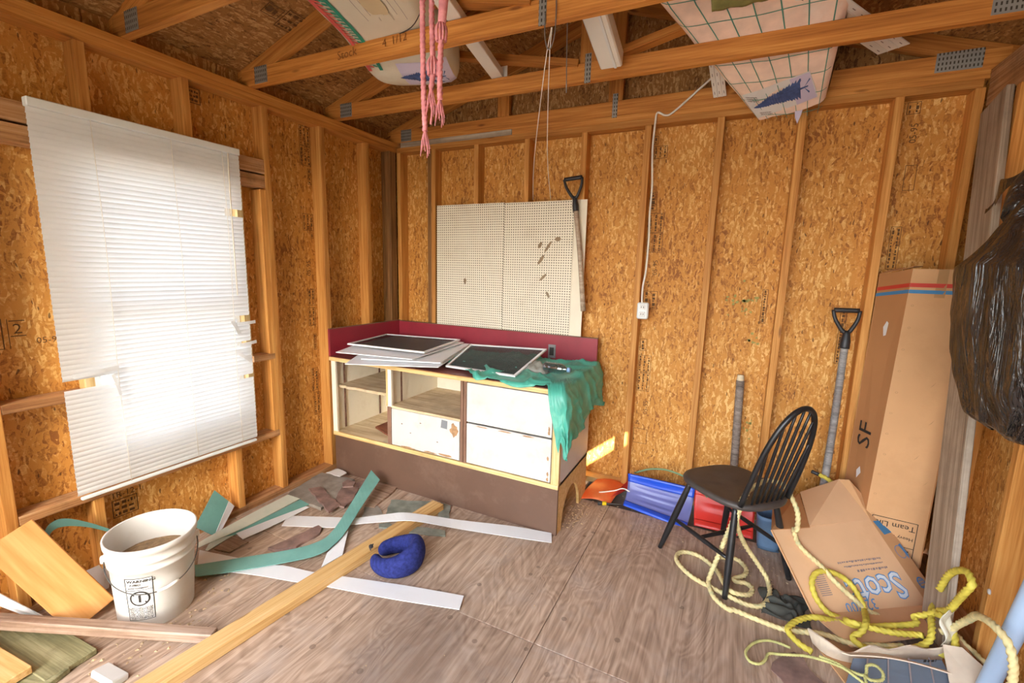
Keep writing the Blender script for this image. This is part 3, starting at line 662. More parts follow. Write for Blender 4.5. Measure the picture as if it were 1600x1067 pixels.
# ---- trusses
def truss(y, label, skew=0.0, gable=False):
    t = thing('roof_truss', (RX, y, 2.44), label, 'truss', 'roof trusses')
    k = lambda x: y+skew*(x-RX)
    lumber('bottom_chord', (-.06, k(-.06), 2.4845), (W_+.06, k(W_+.06), 2.4845), .038, .089, M['truss'], t)
    for s in (0, 1):
        xa = -.30 if s == 0 else W_+.30
        za = 2.555-.333*.30-.048; zb = RZ-.048
        lumber('rafter', (xa, k(xa), za), (RX, k(RX), zb), .037, .0885, M['truss'], t)
    lumber('king_post', (RX, k(RX), 2.53), (RX, k(RX), RZ-.10), .036, .089, M['truss'], t, up=(1, 0, 0))
    if gable:
        for xx in (.95, 2.52): lumber('web', (xx, y, 2.53), (xx, y, 2.74), .036, .089, M['truss'], t, up=(1, 0, 0))
    else:
        for xx, xk in ((RX-.05, .80), (RX+.05, W_-.80)): lumber('web', (xx, k(xx), 2.53), (xk, k(xk), 2.555+.333*.80-.1), .036, .064, M['truss'], t, up=(0, 1, 0))
    for xx, zz, w, h in ((.10, 2.488, .10, .085), (W_-.12, 2.495, .17, .085), (RX, 2.50, .032, .14)):
        link('truss_plate', box_me('truss_plate', w, h, .002), M['gusset'], t, frame((xx, k(xx)-.0205, zz), (1, 0, 0), (0, -1, 0)))
    return t
truss(-2.39, 'roof truss nearest the open doorway')
truss(-1.78, 'roof truss crossing the upper left corner of the picture')
tr2 = truss(-1.155, 'roof truss with pencil writing on its chord, under the wrapped insulation bag', .022)
truss(-.555, 'roof truss carrying the pink insulation batt and white downspout', .022)
truss(.019, 'gable truss lying flat on the back wall plate', gable=True)
pm = planar((.66, -1.2000, 2.452), (1, .022, 0), (0, 0, 1), .0015)
def hand(sx): return sx
ch = [c for c in tr2.children if c.name.startswith('bottom_chord')][0]
ink('pencil_writing', [('text', 'Stock', .055, .0, .018, .06), ('text', '4  1/12', .05, .28, .03, .06)], pm, M['ink_pencil'], ch)

# ---- printed stamps on the strand board
def mapL(u, v): return V((-.0885+.0012, u, v))
def mapB(u, v): return V((u, .0885-.0012, v))
def stampcol(parent, fm, boxes, texts, mir=1):
    it = []
    for x0, z0, x1, z1, n in boxes:
        it.append(('frame', x0, z0, x1, z1, .0028))
        # rotated lettering is too small to read: short marks in columns
        if n:
            w = (x1-x0)/n
            for q in range(n):
                z = z0+.008
                while z < z1-.01:
                    h = random.uniform(.006, .022); it.append(('rect', x0+q*w+w*.3, z, x0+q*w+w*random.uniform(.5, .72), min(z+h, z1-.006))); z += h+random.uniform(.003, .008)
    for s, size, x, z in texts: it.append(('text', s, size, x, z, math.pi/2))
    ink('ink_stamp', it, fm, M['ink'], parent)
stampcol(LP[0], mapL, [(-.728, 2.12, -.705, 2.36, 0)], [])
stampcol(LP[1], mapL, [(-.833, 2.24, -.75, 2.36, 3), (-.833, 2.115, -.75, 2.237, 3), (-.78, 2.0, -.752, 2.10, 1), (-.835, 1.70, -.752, 1.81, 3), (-.775, 1.65, -.755, 1.69, 1),
    (-.822, 1.20, -.765, 1.31, 2), (-.824, 1.06, -.766, 1.185, 2), (-.79, .89, -.765, 1.0, 1), (-.82, .60, -.765, .76, 2), (-.81, .42, -.76, .585, 2), (-.785, .30, -.755, .41, 1)],
    [('05-95', .045, -.79, 1.40)])
ink('ink_stamp', [('frame', -1.566, 2.285, -1.43, 2.362, .004), ('bars', -1.555, 2.292, -1.44, 2.355, 3)], mapL, M['ink'], LP[3])
ink('ink_stamp', [('frame', -1.995, .235, -1.89, .325, .004), ('bars', -1.985, .24, -1.90, .318, 3), ('text', '1R-12-1', .04, -1.995, .335, 0)], mapL, M['ink'], LP[2])
ink('ink_stamp', [('rect', -2.270, 1.112, -2.266, 1.235), ('rect', -2.252, 1.112, -2.2495, 1.232), ('rect', -2.29, 1.112, -2.27, 1.115), ('text', '2', .058, -2.238, 1.172, 0), ('rect', -2.246, 1.222, -2.20, 1.226), ('rect', -2.246, 1.160, -2.20, 1.164), ('text', '05-95', .036, -2.174, 1.124, 0)], mapL, M['ink'], LP[4])
stampcol(BP[2], mapB, [(1.978, 2.185, 2.058, 2.26, 3), (1.972, 2.27, 2.0, 2.32, 1), (1.972, 1.87, 2.018, 1.985, 1), (1.972, 1.735, 2.07, 1.855, 3), (1.972, 1.61, 2.07, 1.732, 3), (1.974, 1.245, 2.065, 1.362, 2),
    (1.975, .965, 2.02, 1.045, 1), (1.972, .82, 2.055, .935, 3), (1.972, .69, 2.055, .815, 3), (1.972, .32, 2.064, .425, 0)], [('05-95', .042, 2.05, 1.465), ('05-95', .042, 2.055, .53), ('24', .03, 2.005, 1.395), ('24', .03, 2.005, .45)])
stampcol(BP[3], mapB, [(3.205, 2.30, 3.26, 2.358, 2), (3.235, 1.93, 3.283, 2.055, 0), (3.215, 1.53, 3.26, 1.75, 2), (3.205, 1.0, 3.235, 1.5, 1)], [('05-95', .042, 3.26, 2.16)])
stampcol(BP[2], mapB, [(2.66, 1.20, 2.69, 1.40, 1), (3.05, 1.0, 3.08, 1.3, 1)], [])
stampcol(BP[0], mapB, [(.225, 1.95, .265, 2.3, 1), (.225, 1.1, .265, 1.6, 1)], [])
def splat(par, fm, cx, cz, r, mat, n=26, stretch=1.0):
    it = []
    for k in range(n):
        x = cx+random.gauss(0, r); z = cz+random.gauss(0, r*stretch); s = random.uniform(.004, .013)
        it.append(('poly', [(x+s*math.cos(t)*random.uniform(.5, 1), z+s*math.sin(t)*random.uniform(.5, 1)) for t in [q*math.pi/4 for q in range(8)]]))
    ink('paint_stain', it, fm, M[mat], par)
M['stain_green'] = m_plain('green_paint_stain', '#98914e', .8, .2, 30)
splat(BP[2], mapB, 2.56, 1.33, .045, 'stain_green'); splat(BP[2], mapB, 2.63, 1.10, .02, 'stain_green', 8)
splat(BP[2], mapB, 2.66, .55, .02, 'stain_green', 8, 3)
def mapR(u, v): return V((u, v, 2.555+.333*u-.0085))     # on the underside of the left roof slope
rp_l = [c for c in ce.children][0]
def roofpanel(x, y):
    best = None
    for c in ce.children:
        l = c.matrix_basis.inverted() @ V((x, y, 2.555+.333*x))
        d = abs(l.x)+abs(l.y)+abs(l.z)*5
        if best is None or d < best[0]: best = (d, c)
    return best[1]
for x0, y0, x1, y1, n in ((.325, -1.29, .45, -1.18, 3), (.36, -1.385, .43, -1.30, 1), (.38, -.98, .42, -.89, 1), (.98, -.70, 1.12, -.60, 3)):
    it = [('frame', x0, y0, x1, y1, .004)]
    if n:
        w = (x1-x0)/n
        for q in range(n):
            y = y0+.01
            while y < y1-.015:
                h = random.uniform(.008, .03); it.append(('rect', x0+w*(q+.3), y, x0+w*(q+random.uniform(.5, .75)), min(y+h, y1-.006))); y += h+random.uniform(.005, .012)
    ink('ink_stamp', it, mapR, M['ink'], roofpanel((x0+x1)/2, (y0+y1)/2))
# ================================================================== WINDOW BLIND
bl = thing('window_blind', (.03, -1.735, 2.05), 'white slatted venetian blind with broken slats hanging over the left window', 'blind')
abox('headrail', (.012, -2.15, 2.048), (.05, -1.325, 2.082), M['rail'], bl, .003, axis=1)
abox('bottom_rail', (.022, -2.14, .432), (.040, -1.33, .446), M['rail'], bl, .003, axis=1)
_sl = {}
def slat_me(y0, y1):
    k = (round(y0, 2), round(y1, 2))
    if k not in _sl:
        vv = []; n = 5
        for j in range(n):
            t = j/(n-1)-.5
            for y in (y0, y1): vv.append((.0030*(1-4*t*t)+t*.006, y, t*.0246))
        _sl[k] = mesh('slat', vv, [(2*j, 2*j+1, 2*j+3, 2*j+2) for j in range(n-1)], True)
    return _sl[k]
for i in range(74):
    z = 2.035-i*.0215; y0, y1 = -.415, .412; ang = random.uniform(-.002, .002); dz = 0; dx = random.uniform(-.0015, .0015)
    if i in (13, 14): y1 = .315
    if i == 40: y1 = .33; ang = .004
    if i == 41: y1 = .34; ang = .009
    if 42 <= i <= 49: ang = .007+.004*(50-i)/8
    if i in (50, 51): y0 = -.24; ang = .007
    if i == 52: y0 = -.405; ang = .006
    if 53 <= i <= 61: ang = .006*(62-i)/9+random.uniform(-.003, .003)
    if i in (47, 56): y1 = .33
    m = Matrix.Translation((.031+dx, -1.735, z+dz)) @ Matrix.Rotation(ang, 4, 'X')
    link('slat', slat_me(y0, y1), M['vinyl'], bl, m)
for p, q, w in (((.045, -1.43, 1.16), (.05, -1.395, 1.08), .022), ((.045, -1.42, .985), (.06, -1.345, .92), .02), ((.045, -1.985, .97), (.05, -1.965, .87), .012), ((.046, -2.12, .985), (.05, -1.96, 1.0), .02), ((.046, -1.40, 1.14), (.05, -1.30, 1.145), .018), ((.046, -1.40, 1.02), (.05, -1.30, 1.03), .018)):
    p = V(p); q = V(q); d = (q-p).normalized(); w2 = V((1, 0, 0)).cross(d)*w/2
    ribbon('slat_fragment', [p+w2, (p+q)/2+w2+V((.006, 0, 0)), q+w2], [p-w2, (p+q)/2-w2+V((.006, 0, 0)), q-w2], .001, M['vinyl'], bl, 3)
for y in (-1.96, -1.66, -1.42):
    tube('ladder_cord', [(.046, y, 2.05), (.048, y+.004, 1.5), (.047, y-.004, .95), (.046, y, .45)], .0011, M['cord_white'], bl, 5, 3)
tube('tilt_wand', [(.055, -1.395, 2.045), (.058, -1.40, 1.7), (.058, -1.398, 1.30)], .0032, M['cord_white'], bl, 6, 2)

# ================================================================== PEGBOARDS, HANDLES, OUTLET ON THE BACK WALL
def board(name, x0, x1, z0, z1, y, th, mat, label, cat, lean=0):
    o = link(name, box_me(name, x1-x0, z1-z0, th, .001), mat, None, frame(((x0+x1)/2, y, (z0+z1)/2), (1, 0, 0), (0, -1, 0)))
    return tag(o, label, cat)
board('backing_board', .985, 1.592, 1.036, 1.945, -.005, .006, M['peg_back'], 'cream board showing behind the right edge of the stained pegboard', 'board')
pb1 = board('pegboard', .399, .982, 1.036, 1.947, -.012, .006, M['peg'], 'cleaner left pegboard panel above the red backsplash', 'pegboard')
pb2 = board('pegboard', .984, 1.508, 1.036, 1.937, -.012, .006, M['peg'], 'scuffed right pegboard panel with dark smudges above the bench', 'pegboard')
M['smudge'] = m_plain('smudge', '#8a7358', .8, .2, 30)
for x, z, w, h, a in ((1.27, 1.65, .012, .05, -.5), (1.33, 1.64, .010, .09, -.6), (1.28, 1.55, .012, .08, -.6), (1.30, 1.43, .010, .07, -.8), (1.34, 1.31, .01, .05, .5), (1.40, 1.69, .022, .03, 0)):
    c, s = math.cos(a), math.sin(a)
    pts = [(x+c*w*math.cos(t)-s*h*.5*math.sin(t), z+s*w*math.cos(t)+c*h*.5*math.sin(t)) for t in [k*math.pi/5 for k in range(10)]]
    ink('smudge', [('poly', pts)], lambda u, v: V((u, -.0155, v)), M['smudge'], pb2)
ink('smudge', [('poly', [(.66+.012*math.cos(t)*(1+.3*math.sin(3*t)), 1.38+.025*math.sin(t)) for t in [k*math.pi/5 for k in range(10)]])], lambda u, v: V((u, -.0155, v)), M['smudge'], pb1)
def d_handle(name, a, b, neck, foot, shaft_mat, label, r=.017, grip_r=.013):
    a = V(a); b = V(b); neck = V(neck); foot = V(foot); t = thing(name, foot, label, 'shovel handle', 'D-grip handles on the back wall')
    d = (foot-neck).normalized()
    tube('shaft', [neck+d*.01, neck.lerp(foot, .5)+V((.006, 0, 0)), foot], lambda q: r*(.92+.1*q), shaft_mat, t, 12, 6)
    tube('grip_bar', [a, (a+b)/2, b], grip_r, M['grip'], t, 10, 4)
    sock = neck-d*.0
    for e, o_ in ((a, b), (b, a)):
        out = (e-o_).normalized()
        tube('grip_arm', [e+out*.003, e.lerp(neck, .35)+out*.012, e.lerp(neck, .75)+out*.004, neck-d*.02, neck+d*.03], lambda q: .0085+.004*q, M['grip'], t, 8, 5)
    tube('socket', [neck-d*.035, neck+d*.02, neck+d*.06], lambda q: r*1.12*(.7+.4*min(1, q*2)), M['grip'], t, 12, 4)
    return t
d_handle('shovel_handle', (1.44, -.045, 2.069), (1.558, -.045, 2.078), (1.520, -.045, 1.925), (1.612, -.045, 1.215), M['brown_shaft'], 'bladeless D-grip shovel handle hanging over the pegboard edge', .0165)
d_handle('shovel_handle', (3.0, -.02, 1.308), (3.112, -.02, 1.310), (3.068, -.03, 1.165), (3.035, -.14, .02), M['grey_shaft'], 'grey D-grip shovel handle leaning beside the tall carton', .019, .0125)
# wall socket box and cable
ob = thing('outlet_box', (1.997, -.0, 1.19), 'small white double outlet box on a back wall stud', 'outlet')
link('box', box_me('box', .070, .105, .036, .008), M['rail'], ob, frame((1.997, -.020, 1.24), (1, 0, 0), (0, -1, 0)))
for z in (1.263, 1.219):
    fp = link('receptacle', box_me('receptacle', .036, .030, .005, .002), M['label_white'], ob, frame((1.997, -.040, z), (1, 0, 0), (0, -1, 0)))
    for dx in (-.007, .007): abox('slot', (1.997+dx-.0015, -.0445, z-.004), (1.997+dx+.0015, -.042, z+.006), M['ink_dark'], fp)
cb = tube('electric_cable', [(2.33, -.10, 2.60), (2.30, -.05, 2.575), (2.214, -.02, 2.515), (2.09, -.012, 2.418), (2.045, -.012, 2.405), (2.0, -.012, 2.425), (1.99, -.012, 2.37), (1.985, -.010, 2.2), (1.998, -.010, 2.0), (1.995, -.010, 1.85), (2.0, -.010, 1.7), (1.997, -.010, 1.5), (1.985, -.010, 1.40), (1.985, -.012, 1.33), (1.988, -.014, 1.285)], .006, M['cord_white'])
tag(cb, 'white electric cable running down the stud to the outlet box', 'cable')

# ================================================================== BENCH
cab = thing('bench_cabinet', (.87, -.45, 0), 'low white bench cabinet with open cubbies on a brown plinth', 'cabinet')
XR_, YF, YB = 1.735, -.745, -.20
abox('plinth_front', (.035, YF, 0), (1.735, YF+.016, .287), M['brown_paint'], cab, .001)
arc = [(-.50+.165*math.cos(a), .205*math.sin(a)) for a in [math.pi*k/12 for k in range(13)]]
outl = [(YF+.016, 0), (YF+.016, .287), (YB, .287), (YB, 0)] + [(y, z) for y, z in arc]
outl = [(YB, 0)] + [(y, z) for y, z in arc] + [(YF+.016, 0), (YF+.016, .287), (YB, .287)]
k_ = len(outl); vv = [V((XR_, y, z)) for y, z in outl]+[V((XR_-.016, y, z)) for y, z in outl]
obj('plinth_side', vv, [tuple(reversed(range(k_))), tuple(range(k_, 2*k_))]+[(i, (i+1) % k_, (i+1) % k_+k_, i+k_) for i in range(k_)], M['edge_wood'], cab)
abox('bottom_board', (.03, YF-.004, .285), (1.735, YB, .303), M['shelf_ply'], cab, .001)
abox('front_edge', (.028, YF-.008, .280), (1.737, YF+.004, .306), M['edge_wood'], cab, .001)
abox('left_side', (.022, YF, .30), (.038, YB, .82), M['cream'], cab)
abox('right_side', (1.719, YF+.004, .287), (1.735, YB, .82), M['white_paint'], cab)
abox('right_stile', (1.692, YF-.004, .29), (1.737, YF+.02, .82), M['edge_wood'], cab, .001, axis=2)
abox('left_stile', (.026, YF-.002, .30), (.062, YF+.014, .82), M['cream'], cab, .001, axis=2)
abox('back_panel', (.03, YB-.006, .29), (1.73, YB, .82), M['cream'], cab)
for x in (.532, 1.112): abox('divider', (x-.008, YF+.018, .303), (x+.008, YB, .82), M['cream'], cab)
abox('divider_front', (.524, YF-.002, .567), (.562, YF+.016, .82), M['cream'], cab, .001, axis=2)
abox('divider_edge', (.520, YF-.006, .57), (.532, YF, .82), M['edge_wood'], cab, .001, axis=2)
abox('drawer_stile', (.524, YF-.003, .300), (.556, YF+.016, .567), M['brown_strip'], cab, .002, axis=2)
for x in (1.104, 1.128): abox('centre_stile', (x-.010, YF-.004, .303), (x+.011, YF+.016, .82), M['brown_strip'], cab, .003, axis=2)
# broken-edged shelf in the left cubby, shelf above the drawer
n_ = 14; e_ = [(.046+.476*i/n_, YF+.03+random.uniform(-.008, .014)) for i in range(n_+1)]
pl = [V((x, y, .640)) for x, y in e_]+[V((.522, YB-.01, .648)), V((.046, YB-.01, .648))]
slab('shelf', pl, .018, M['shelf_ply'], cab)
abox('shelf', (.54, YF+.002, .560), (1.104, YB-.01, .574), M['shelf_ply'], cab, .001)
for x, z0, z1 in ((.0445, .31, .80), (.565, .585, .79)):
    abox('shelf_track', (x+.0005, -.66, z0), (x+.004, -.645, z1), M['brown_strip'], cab)
abox('shelf_track', (.0425, -.30, .31), (.046, -.285, .80), M['brown_strip'], cab)
def door(x0, x1, z0, z1, y=YF-.006, chip=None):
    d = abox('drawer_front', (x0, y, z0), (x1, y+.018, z1), M['white_paint'], cab, .002)
    return d
d1 = door(.562, 1.091, .312, .560); d2 = door(1.142, 1.688, .572, .812); d3 = door(1.142, 1.688, .312, .562)
M['wear'] = m_plain('paint_wear', '#a8825c', .8, .3, 40, .3)
M['tapegrey'] = m_plain('grey_tape', '#7d8083', .6, .05)
def blotch(par, cx, cz, rx, rz, mat, y=YF-.0075, n=14, j=.3):
    ink('worn_patch', [('poly', [(cx+rx*math.cos(2*math.pi*k/n)*(1+random.uniform(-j, j)), cz+rz*math.sin(2*math.pi*k/n)*(1+random.uniform(-j, j))) for k in range(n)])], lambda u, v: V((u, y, v)), M[mat], par)
blotch(d1, 1.055, .50, .030, .040, 'wear'); blotch(d1, .70, .316, .06, .006, 'wear'); blotch(d1, .87, .320, .05, .006, 'wear'); blotch(d1, .99, .325, .05, .008, 'wear')
ink('tape_square', [('poly', [(.955, .500), (1.003, .497), (1.006, .550), (.962, .553)])], lambda u, v: V((u, YF-.0076, v)), M['tapegrey'], d1)
for cz in (.79, .62, .60): blotch(d2, 1.672, cz, .006, .014, 'wear')
for cx in (1.25, 1.4, 1.55): blotch(d3, cx, .555, .04, .004, 'wear')
for cz in (.36, .33, .45): blotch(d3, 1.672, cz, .006, .012, 'wear')
for x, z in ((.72, .42), (.80, .50), (.65, .47), (.93, .40)): blotch(d1, x, z, .006, .003, 'ink')
lp_ = slab('loose_panel', [(.26, -.58, .326), (.50, -.67, .318), (.52, -.40, .330), (.30, -.36, .345)], .012, M['red_wood'])
tag(lp_, 'red-brown scrap panel lying in the lower left cubby', 'panel')
# worktop and splash
top = thing('bench_worktop', (.87, -.37, .82), 'red-brown bench worktop with a dark red backsplash in the corner', 'worktop')
abox('worktop_board', (.018, YF-.002, .822), (1.742, -.018, .848), M['counter'], top, .001)
abox('worktop_edge', (.018, YF-.014, .820), (1.742, YF-.002, .846), M['edge_wood'], top, .001)
bs = abox('backsplash', (.0185, -.018, .848), (1.715, -.001, 1.030), M['red'], top, .001)
abox('backsplash_cap', (.0185, -.0185, 1.030), (1.715, -.001, 1.035), M['brown_strip'], bs)
bs2 = abox('backsplash', (.001, YF, .848), (.018, -.001, 1.035), M['red'], top, .001, axis=1)
abox('backsplash_cap', (.001, YF, 1.035), (.0185, -.001, 1.040), M['brown_strip'], bs2, axis=1)
sk = abox('socket_plate', (1.362, -.0225, .866), (1.418, -.018, .962), M['metal'], top, .001)
abox('socket_hole', (1.373, -.0235, .885), (1.405, -.0222, .942), M['ink_dark'], sk)
# ---- screens and white panels piled on the worktop
def screen_frame(name, c4, w, th, label, mesh_mat='screen'):
    c = [V(p) for p in c4]; n = (c[1]-c[0]).cross(c[3]-c[0]).normalized()
    if n.z < 0: n = -n
    ctr = sum(c, V((0, 0, 0)))/4; t = thing(name, ctr, label, 'screen')
    def ins(i):
        a = (c[(i+1) % 4]-c[i]).normalized(); b = (c[(i-1) % 4]-c[i]).normalized(); return c[i]+(a+b)*w
    I = [ins(i) for i in range(4)]
    for i in range(4):
        j = (i+1) % 4
        q = [c[i], c[j], I[j], I[i]]
        if (q[1]-q[0]).cross(q[3]-q[0]).dot(n) < 0: q.reverse()
        slab('frame_bar', q, th, M['alu'], t)
    q = [p-n*th*.5 for p in I]
    if (q[1]-q[0]).cross(q[3]-q[0]).dot(n) < 0: q.reverse()
    slab('screen_cloth', q, .001, M[mesh_mat], t)
    return t
def sheet(name, pts, label, mat='alu', th=.004, cat='sheet'):
    q = [V(p) for p in pts]; n = V((0, 0, 0))
    for i in range(len(q)): n += q[i].cross(q[(i+1) % len(q)])
    if n.z < 0: q.reverse()
    return tag(slab(name, q, th, M[mat]), label, cat)
sheet('vinyl_sheet', [(.36, -.94, .868), (.95, -.77, .886), (.79, -.13, .912), (.19, -.20, .90), (.25, -.70, .884)], 'lowest white panel jutting over the worktop edge')
sheet('vinyl_sheet', [(.42, -.86, .894), (.93, -.72, .903), (.775, -.12, .922), (.20, -.18, .915)], 'white panel just above the lowest one in the pile', th=.006)
sheet('vinyl_sheet', [(.165, -.83, .906), (.76, -.78, .916), (.735, -.14, .934), (.12, -.20, .932), (.125, -.62, .922)], 'white panel with a bent left corner under the top screen', th=.005)
screen_frame('window_screen', [(.135, -.70, .944), (.775, -.675, .946), (.685, -.115, .948), (.055, -.215, .948)], .016, .010, 'dark mesh window screen on top of the white panels')
screen_frame('window_screen', [(.93, -.665, .874), (1.425, -.685, .876), (1.42, -.19, .960), (.86, -.25, .948)], .016, .010, 'dark mesh window screen lying on the green tarp')
# ---- tarp
def tarp(u, v):
    a = .80+u*1.24
    bmax = .50+.27*min(1, u/.34)+.33*min(1, max(0, (u-.695)/.07))+.012*math.sin(u*26)
    b = .06+v*(bmax-.06); z = .855; x = a; y = -b
    fold = noise.noise(V((a*5+b*2.5, b*3-a*2, 1.3)))+.5*noise.noise(V((a*11+b*7, b*9-a*5, 4.1)))
    ridge = (1-abs(noise.noise(V((a*3.5+b*6, b*2-a*4, 7.7)))))**7+.6*(1-abs(noise.noise(V((a*8-b*3, b*7+a*3, 2.2)))))**9
    dx = max(0, a-1.747); dy = max(0, b-.762)
    hem = .20+.12*min(1, max(0, (b-.15)/.6))+.03*math.sin(b*13)+.05*noise.noise(V((b*5, 0, 3)))
    dx = min(dx, hem)
    if dx == 0 and dy == 0: z += .010*max(0, fold)+.024*ridge+.004
    flare = .014*(1+fold)+.018*ridge
    if dx > 0: x = 1.752+flare*min(1, dx/.05)+.05*dx; z -= dx
    if dy > 0: y = -.768-flare*min(1, dy/.05)-.03*dy; z -= dy*(.75 if dx > 0 else 1)
    return V((x, y, max(z, .49)))
tp = grid('tarp', 110, 90, tarp, M['tarp'], None, True, .002); tag(tp, 'crumpled green tarp draped over the right end of the bench', 'tarp')
# ---- bottle and wrapping on the tarp
bt = thing('plastic_bottle', (1.60, -.52, .88), 'clear plastic water bottle lying on the green tarp', 'bottle')
mB = frame((1.535, -.505, .912), (.0, 0, 1), (1, -.12, 0))
prof = [(0, 0), (.026, .0), (.031, .006)]+[(.031-(.002 if k % 2 else 0), .015+k*.009) for k in range(9)]+[(.031, .105), (.024, .125), (.012, .142), (.0115, .152)]
lathe('bottle_body', prof, M['bottle'], bt, mB, 24)
lathe('bottle_cap', [(0, .150), (.0145, .150), (.0145, .166), (0, .167)], M['cap'], bt, mB, 20)
wrap = grid('plastic_wrap', 20, 14, lambda u, v: V((1.40+.16*u, -.55+.13*v, .872+.055*math.sin(math.pi*u)**.6*math.sin(math.pi*v)**.6*(1+.5*noise.noise(V((u*6, v*6, 2)))))), M['bag_clear'], None, True, .001)
tag(wrap, 'lump of grey clear plastic wrapping beside the bottle', 'wrapping')
# ================================================================== BUCKET
bk = thing('bucket', (.40, -2.065, 0), 'dirty white plastic pail with wire handle and warning label', 'bucket')
bm_ = Matrix.Translation((.40, -2.065, .002)) @ Matrix.Rotation(.05, 4, 'Y')
prof = [(0, 0), (.128, 0), (.131, .006), (.140, .20), (.1435, .265), (.150, .268), (.150, .276), (.1445, .279), (.1455, .300), (.153, .303), (.153, .311), (.147, .314), (.149, .340), (.157, .345), (.158, .368), (.152, .371), (.149, .366), (.1385, .20), (.127, .008), (0, .006)]
lathe('pail', prof, M['bucket'], bk, bm_, 48)
def cyl(u, v, r0=.1295, off=.0012):
    r = r0+.051*v+off; return bm_ @ V((r*math.cos(u), r*math.sin(u), v))
la = math.radians(-46)
lab = ink('warning_label', [('rect', -.045, .05, .045, .245)], lambda a, b: cyl(la+a/.137, b), M['label_white'], bk)
ink('label_print', [('frame', -.045, .05, .045, .245, .0025), ('rect', -.045, .19, .045, .192), ('text', ('WARNING', .03), .0165, -.038, .226, 0, 1.15), ('text', ('AVISO', .03), .0135, -.030, .211, 0), ('text', ('AVERTISSEMENT', .02), .0088, -.036, .198, 0, 1.05), ('ring', 0, .152, .028, .034, 1.0), ('poly', [(-.026, .170), (-.021, .174), (.024, .134), (.019, .130)]), ('rect', -.004, .135, .004, .168), ('bars', -.040, .056, .040, .112, 9)], lambda a, b: cyl(la+a/.137, b, .1295, .002), M['ink_dark'], lab)
hp = []
for k in range(15):
    t = k/14; a = math.radians(-118+190*t); dip = math.sin(math.pi*t)
    r = .154+.006*dip; hp.append(bm_ @ V((r*math.cos(a), r*math.sin(a), .285-.105*dip)))
tube('handle_wire', hp, .0022, M['dark_metal'], bk, 6, 3)
tube('handle_grip', [hp[7], (hp[7]+hp[8])/2, hp[8], hp[9]], .007, M['bucket'], bk, 10, 3)
for a in (-118, 72):
    c = bm_ @ V((.150*math.cos(math.radians(a)), .150*math.sin(math.radians(a)), .285)); link('handle_lug', box_me('handle_lug', .03, .022, .03, .004), M['bucket'], bk, frame(c, (0, 0, 1), (math.cos(math.radians(a)), math.sin(math.radians(a)), 0)))
sv = [(.40+.1375*r*math.cos(2*math.pi*j/20), -2.065+.1375*r*math.sin(2*math.pi*j/20), .252+.03*(1-r)+.02*noise.noise(V((r*6, j, 1)))) for r in (1, .8, .6, .4, .2) for j in range(20)]+[(.40, -2.065, .285)]
sf = [(i*20+j, i*20+(j+1) % 20, (i+1)*20+(j+1) % 20, (i+1)*20+j) for i in range(4) for j in range(20)]+[(80+j, 80+(j+1) % 20, 100) for j in range(20)]
so = obj('soil', sv, sf, M['dirt'], None, None, True); tag(so, 'dry soil and debris inside the white pail', 'soil', kind='stuff')

# ================================================================== LUMBER AND STRIPS ON THE FLOOR
C_ = COORDS
lm = lumber('lumber_stud', (.985, -.82, .0225), (.81, -2.48, .0225), .090, .045, M['pine'], None, bev=.003); tag(lm, 'long clean pine two-by-four lying across the floor', 'lumber')
lm = link('leaning_board', box_me('leaning_board', .46, .155, .036, .003), M['ochre'], None, frame((.155, -2.30, .215), V((.255, -2.215, .03))-V((.06, -2.36, .40)), (.80, -.35, .60))); tag(lm, 'short ochre board leaning by the white pail', 'board')
lm = lumber('rough_batten', (-.03, -2.50, .098), (.80, -2.06, .024), .045, .042, M['rough_lumber'], None, bev=.004); tag(lm, 'rough grey-brown batten in front of the pail', 'lumber')
lm = lumber('mossy_board', (-.06, -2.415, .022), (.48, -2.375, .014), .15, .024, M['old_board'], None, bev=.003); tag(lm, 'mossy green weathered board lying under the batten', 'board')
tube('nail', [(.33, -2.47, .025), (.335, -2.47, .06)], .002, M['metal'], lm, 6, 2)
lm = lumber('mossy_board', (.02, -2.56, .012), (.50, -2.43, .012), .10, .022, M['old_board'], None, bev=.003); tag(lm, 'narrow dark mossy board flat on the floor at the bottom left', 'board')
lm = lumber('cut_board', (-.06, -2.55, .06), (.42, -2.50, .045), .09, .03, M['pine'], None, bev=.003); tag(lm, 'pale cut board end in the bottom left corner', 'board')
lm = lumber('wood_offcut', (.58, -2.335, .014), (.70, -2.325, .014), .055, .026, M['white_paint'], None, up=(0, .2, 1), bev=.004); tag(lm, 'small white painted wood offcut near the long pine two-by-four', 'offcut')
def strip(name, a, b, th, mat, label, cat='strip', group=None):
    o = ribbon(name, C_[a] if isinstance(a, str) else a, C_[b] if isinstance(b, str) else b, th, M[mat], None, 5); return tag(o, label, cat, group)
strip('siding_strip', 'green_a', 'green_b', .003, 'vinyl_green', 'long bent green vinyl strip curling up toward the bench')
strip('siding_strip', 'whiteA_a', 'whiteA_b', .003, 'vinyl_white', 'long white vinyl strip bowed over the end of the pine two-by-four')
strip('siding_strip', 'whiteB_a', 'whiteB_b', .003, 'vinyl_white', 'straight white vinyl strip passing under the pine two-by-four')
def quadsheet(name, pts, th, mat, label, cat='strip'):
    q = [V(p) for p in pts]; n = V((0, 0, 0))
    for i in range(len(q)): n += q[i].cross(q[(i+1) % len(q)])
    if n.z < 0: q.reverse()
    c = q[0].copy(); q = [p-c for p in q]; k = len(q); n = V((0, 0, 0))
    for i in range(k): n += q[i].cross(q[(i+1) % k])
    n.normalize()
    o = obj(name, q+[p-n*th for p in q], [tuple(range(k)), tuple(range(2*k-1, k-1, -1))]+[(i+k, (i+1) % k+k, (i+1) % k, i) for i in range(k)], M[mat], None, Matrix.Translation(c))
    return tag(o, label, cat)
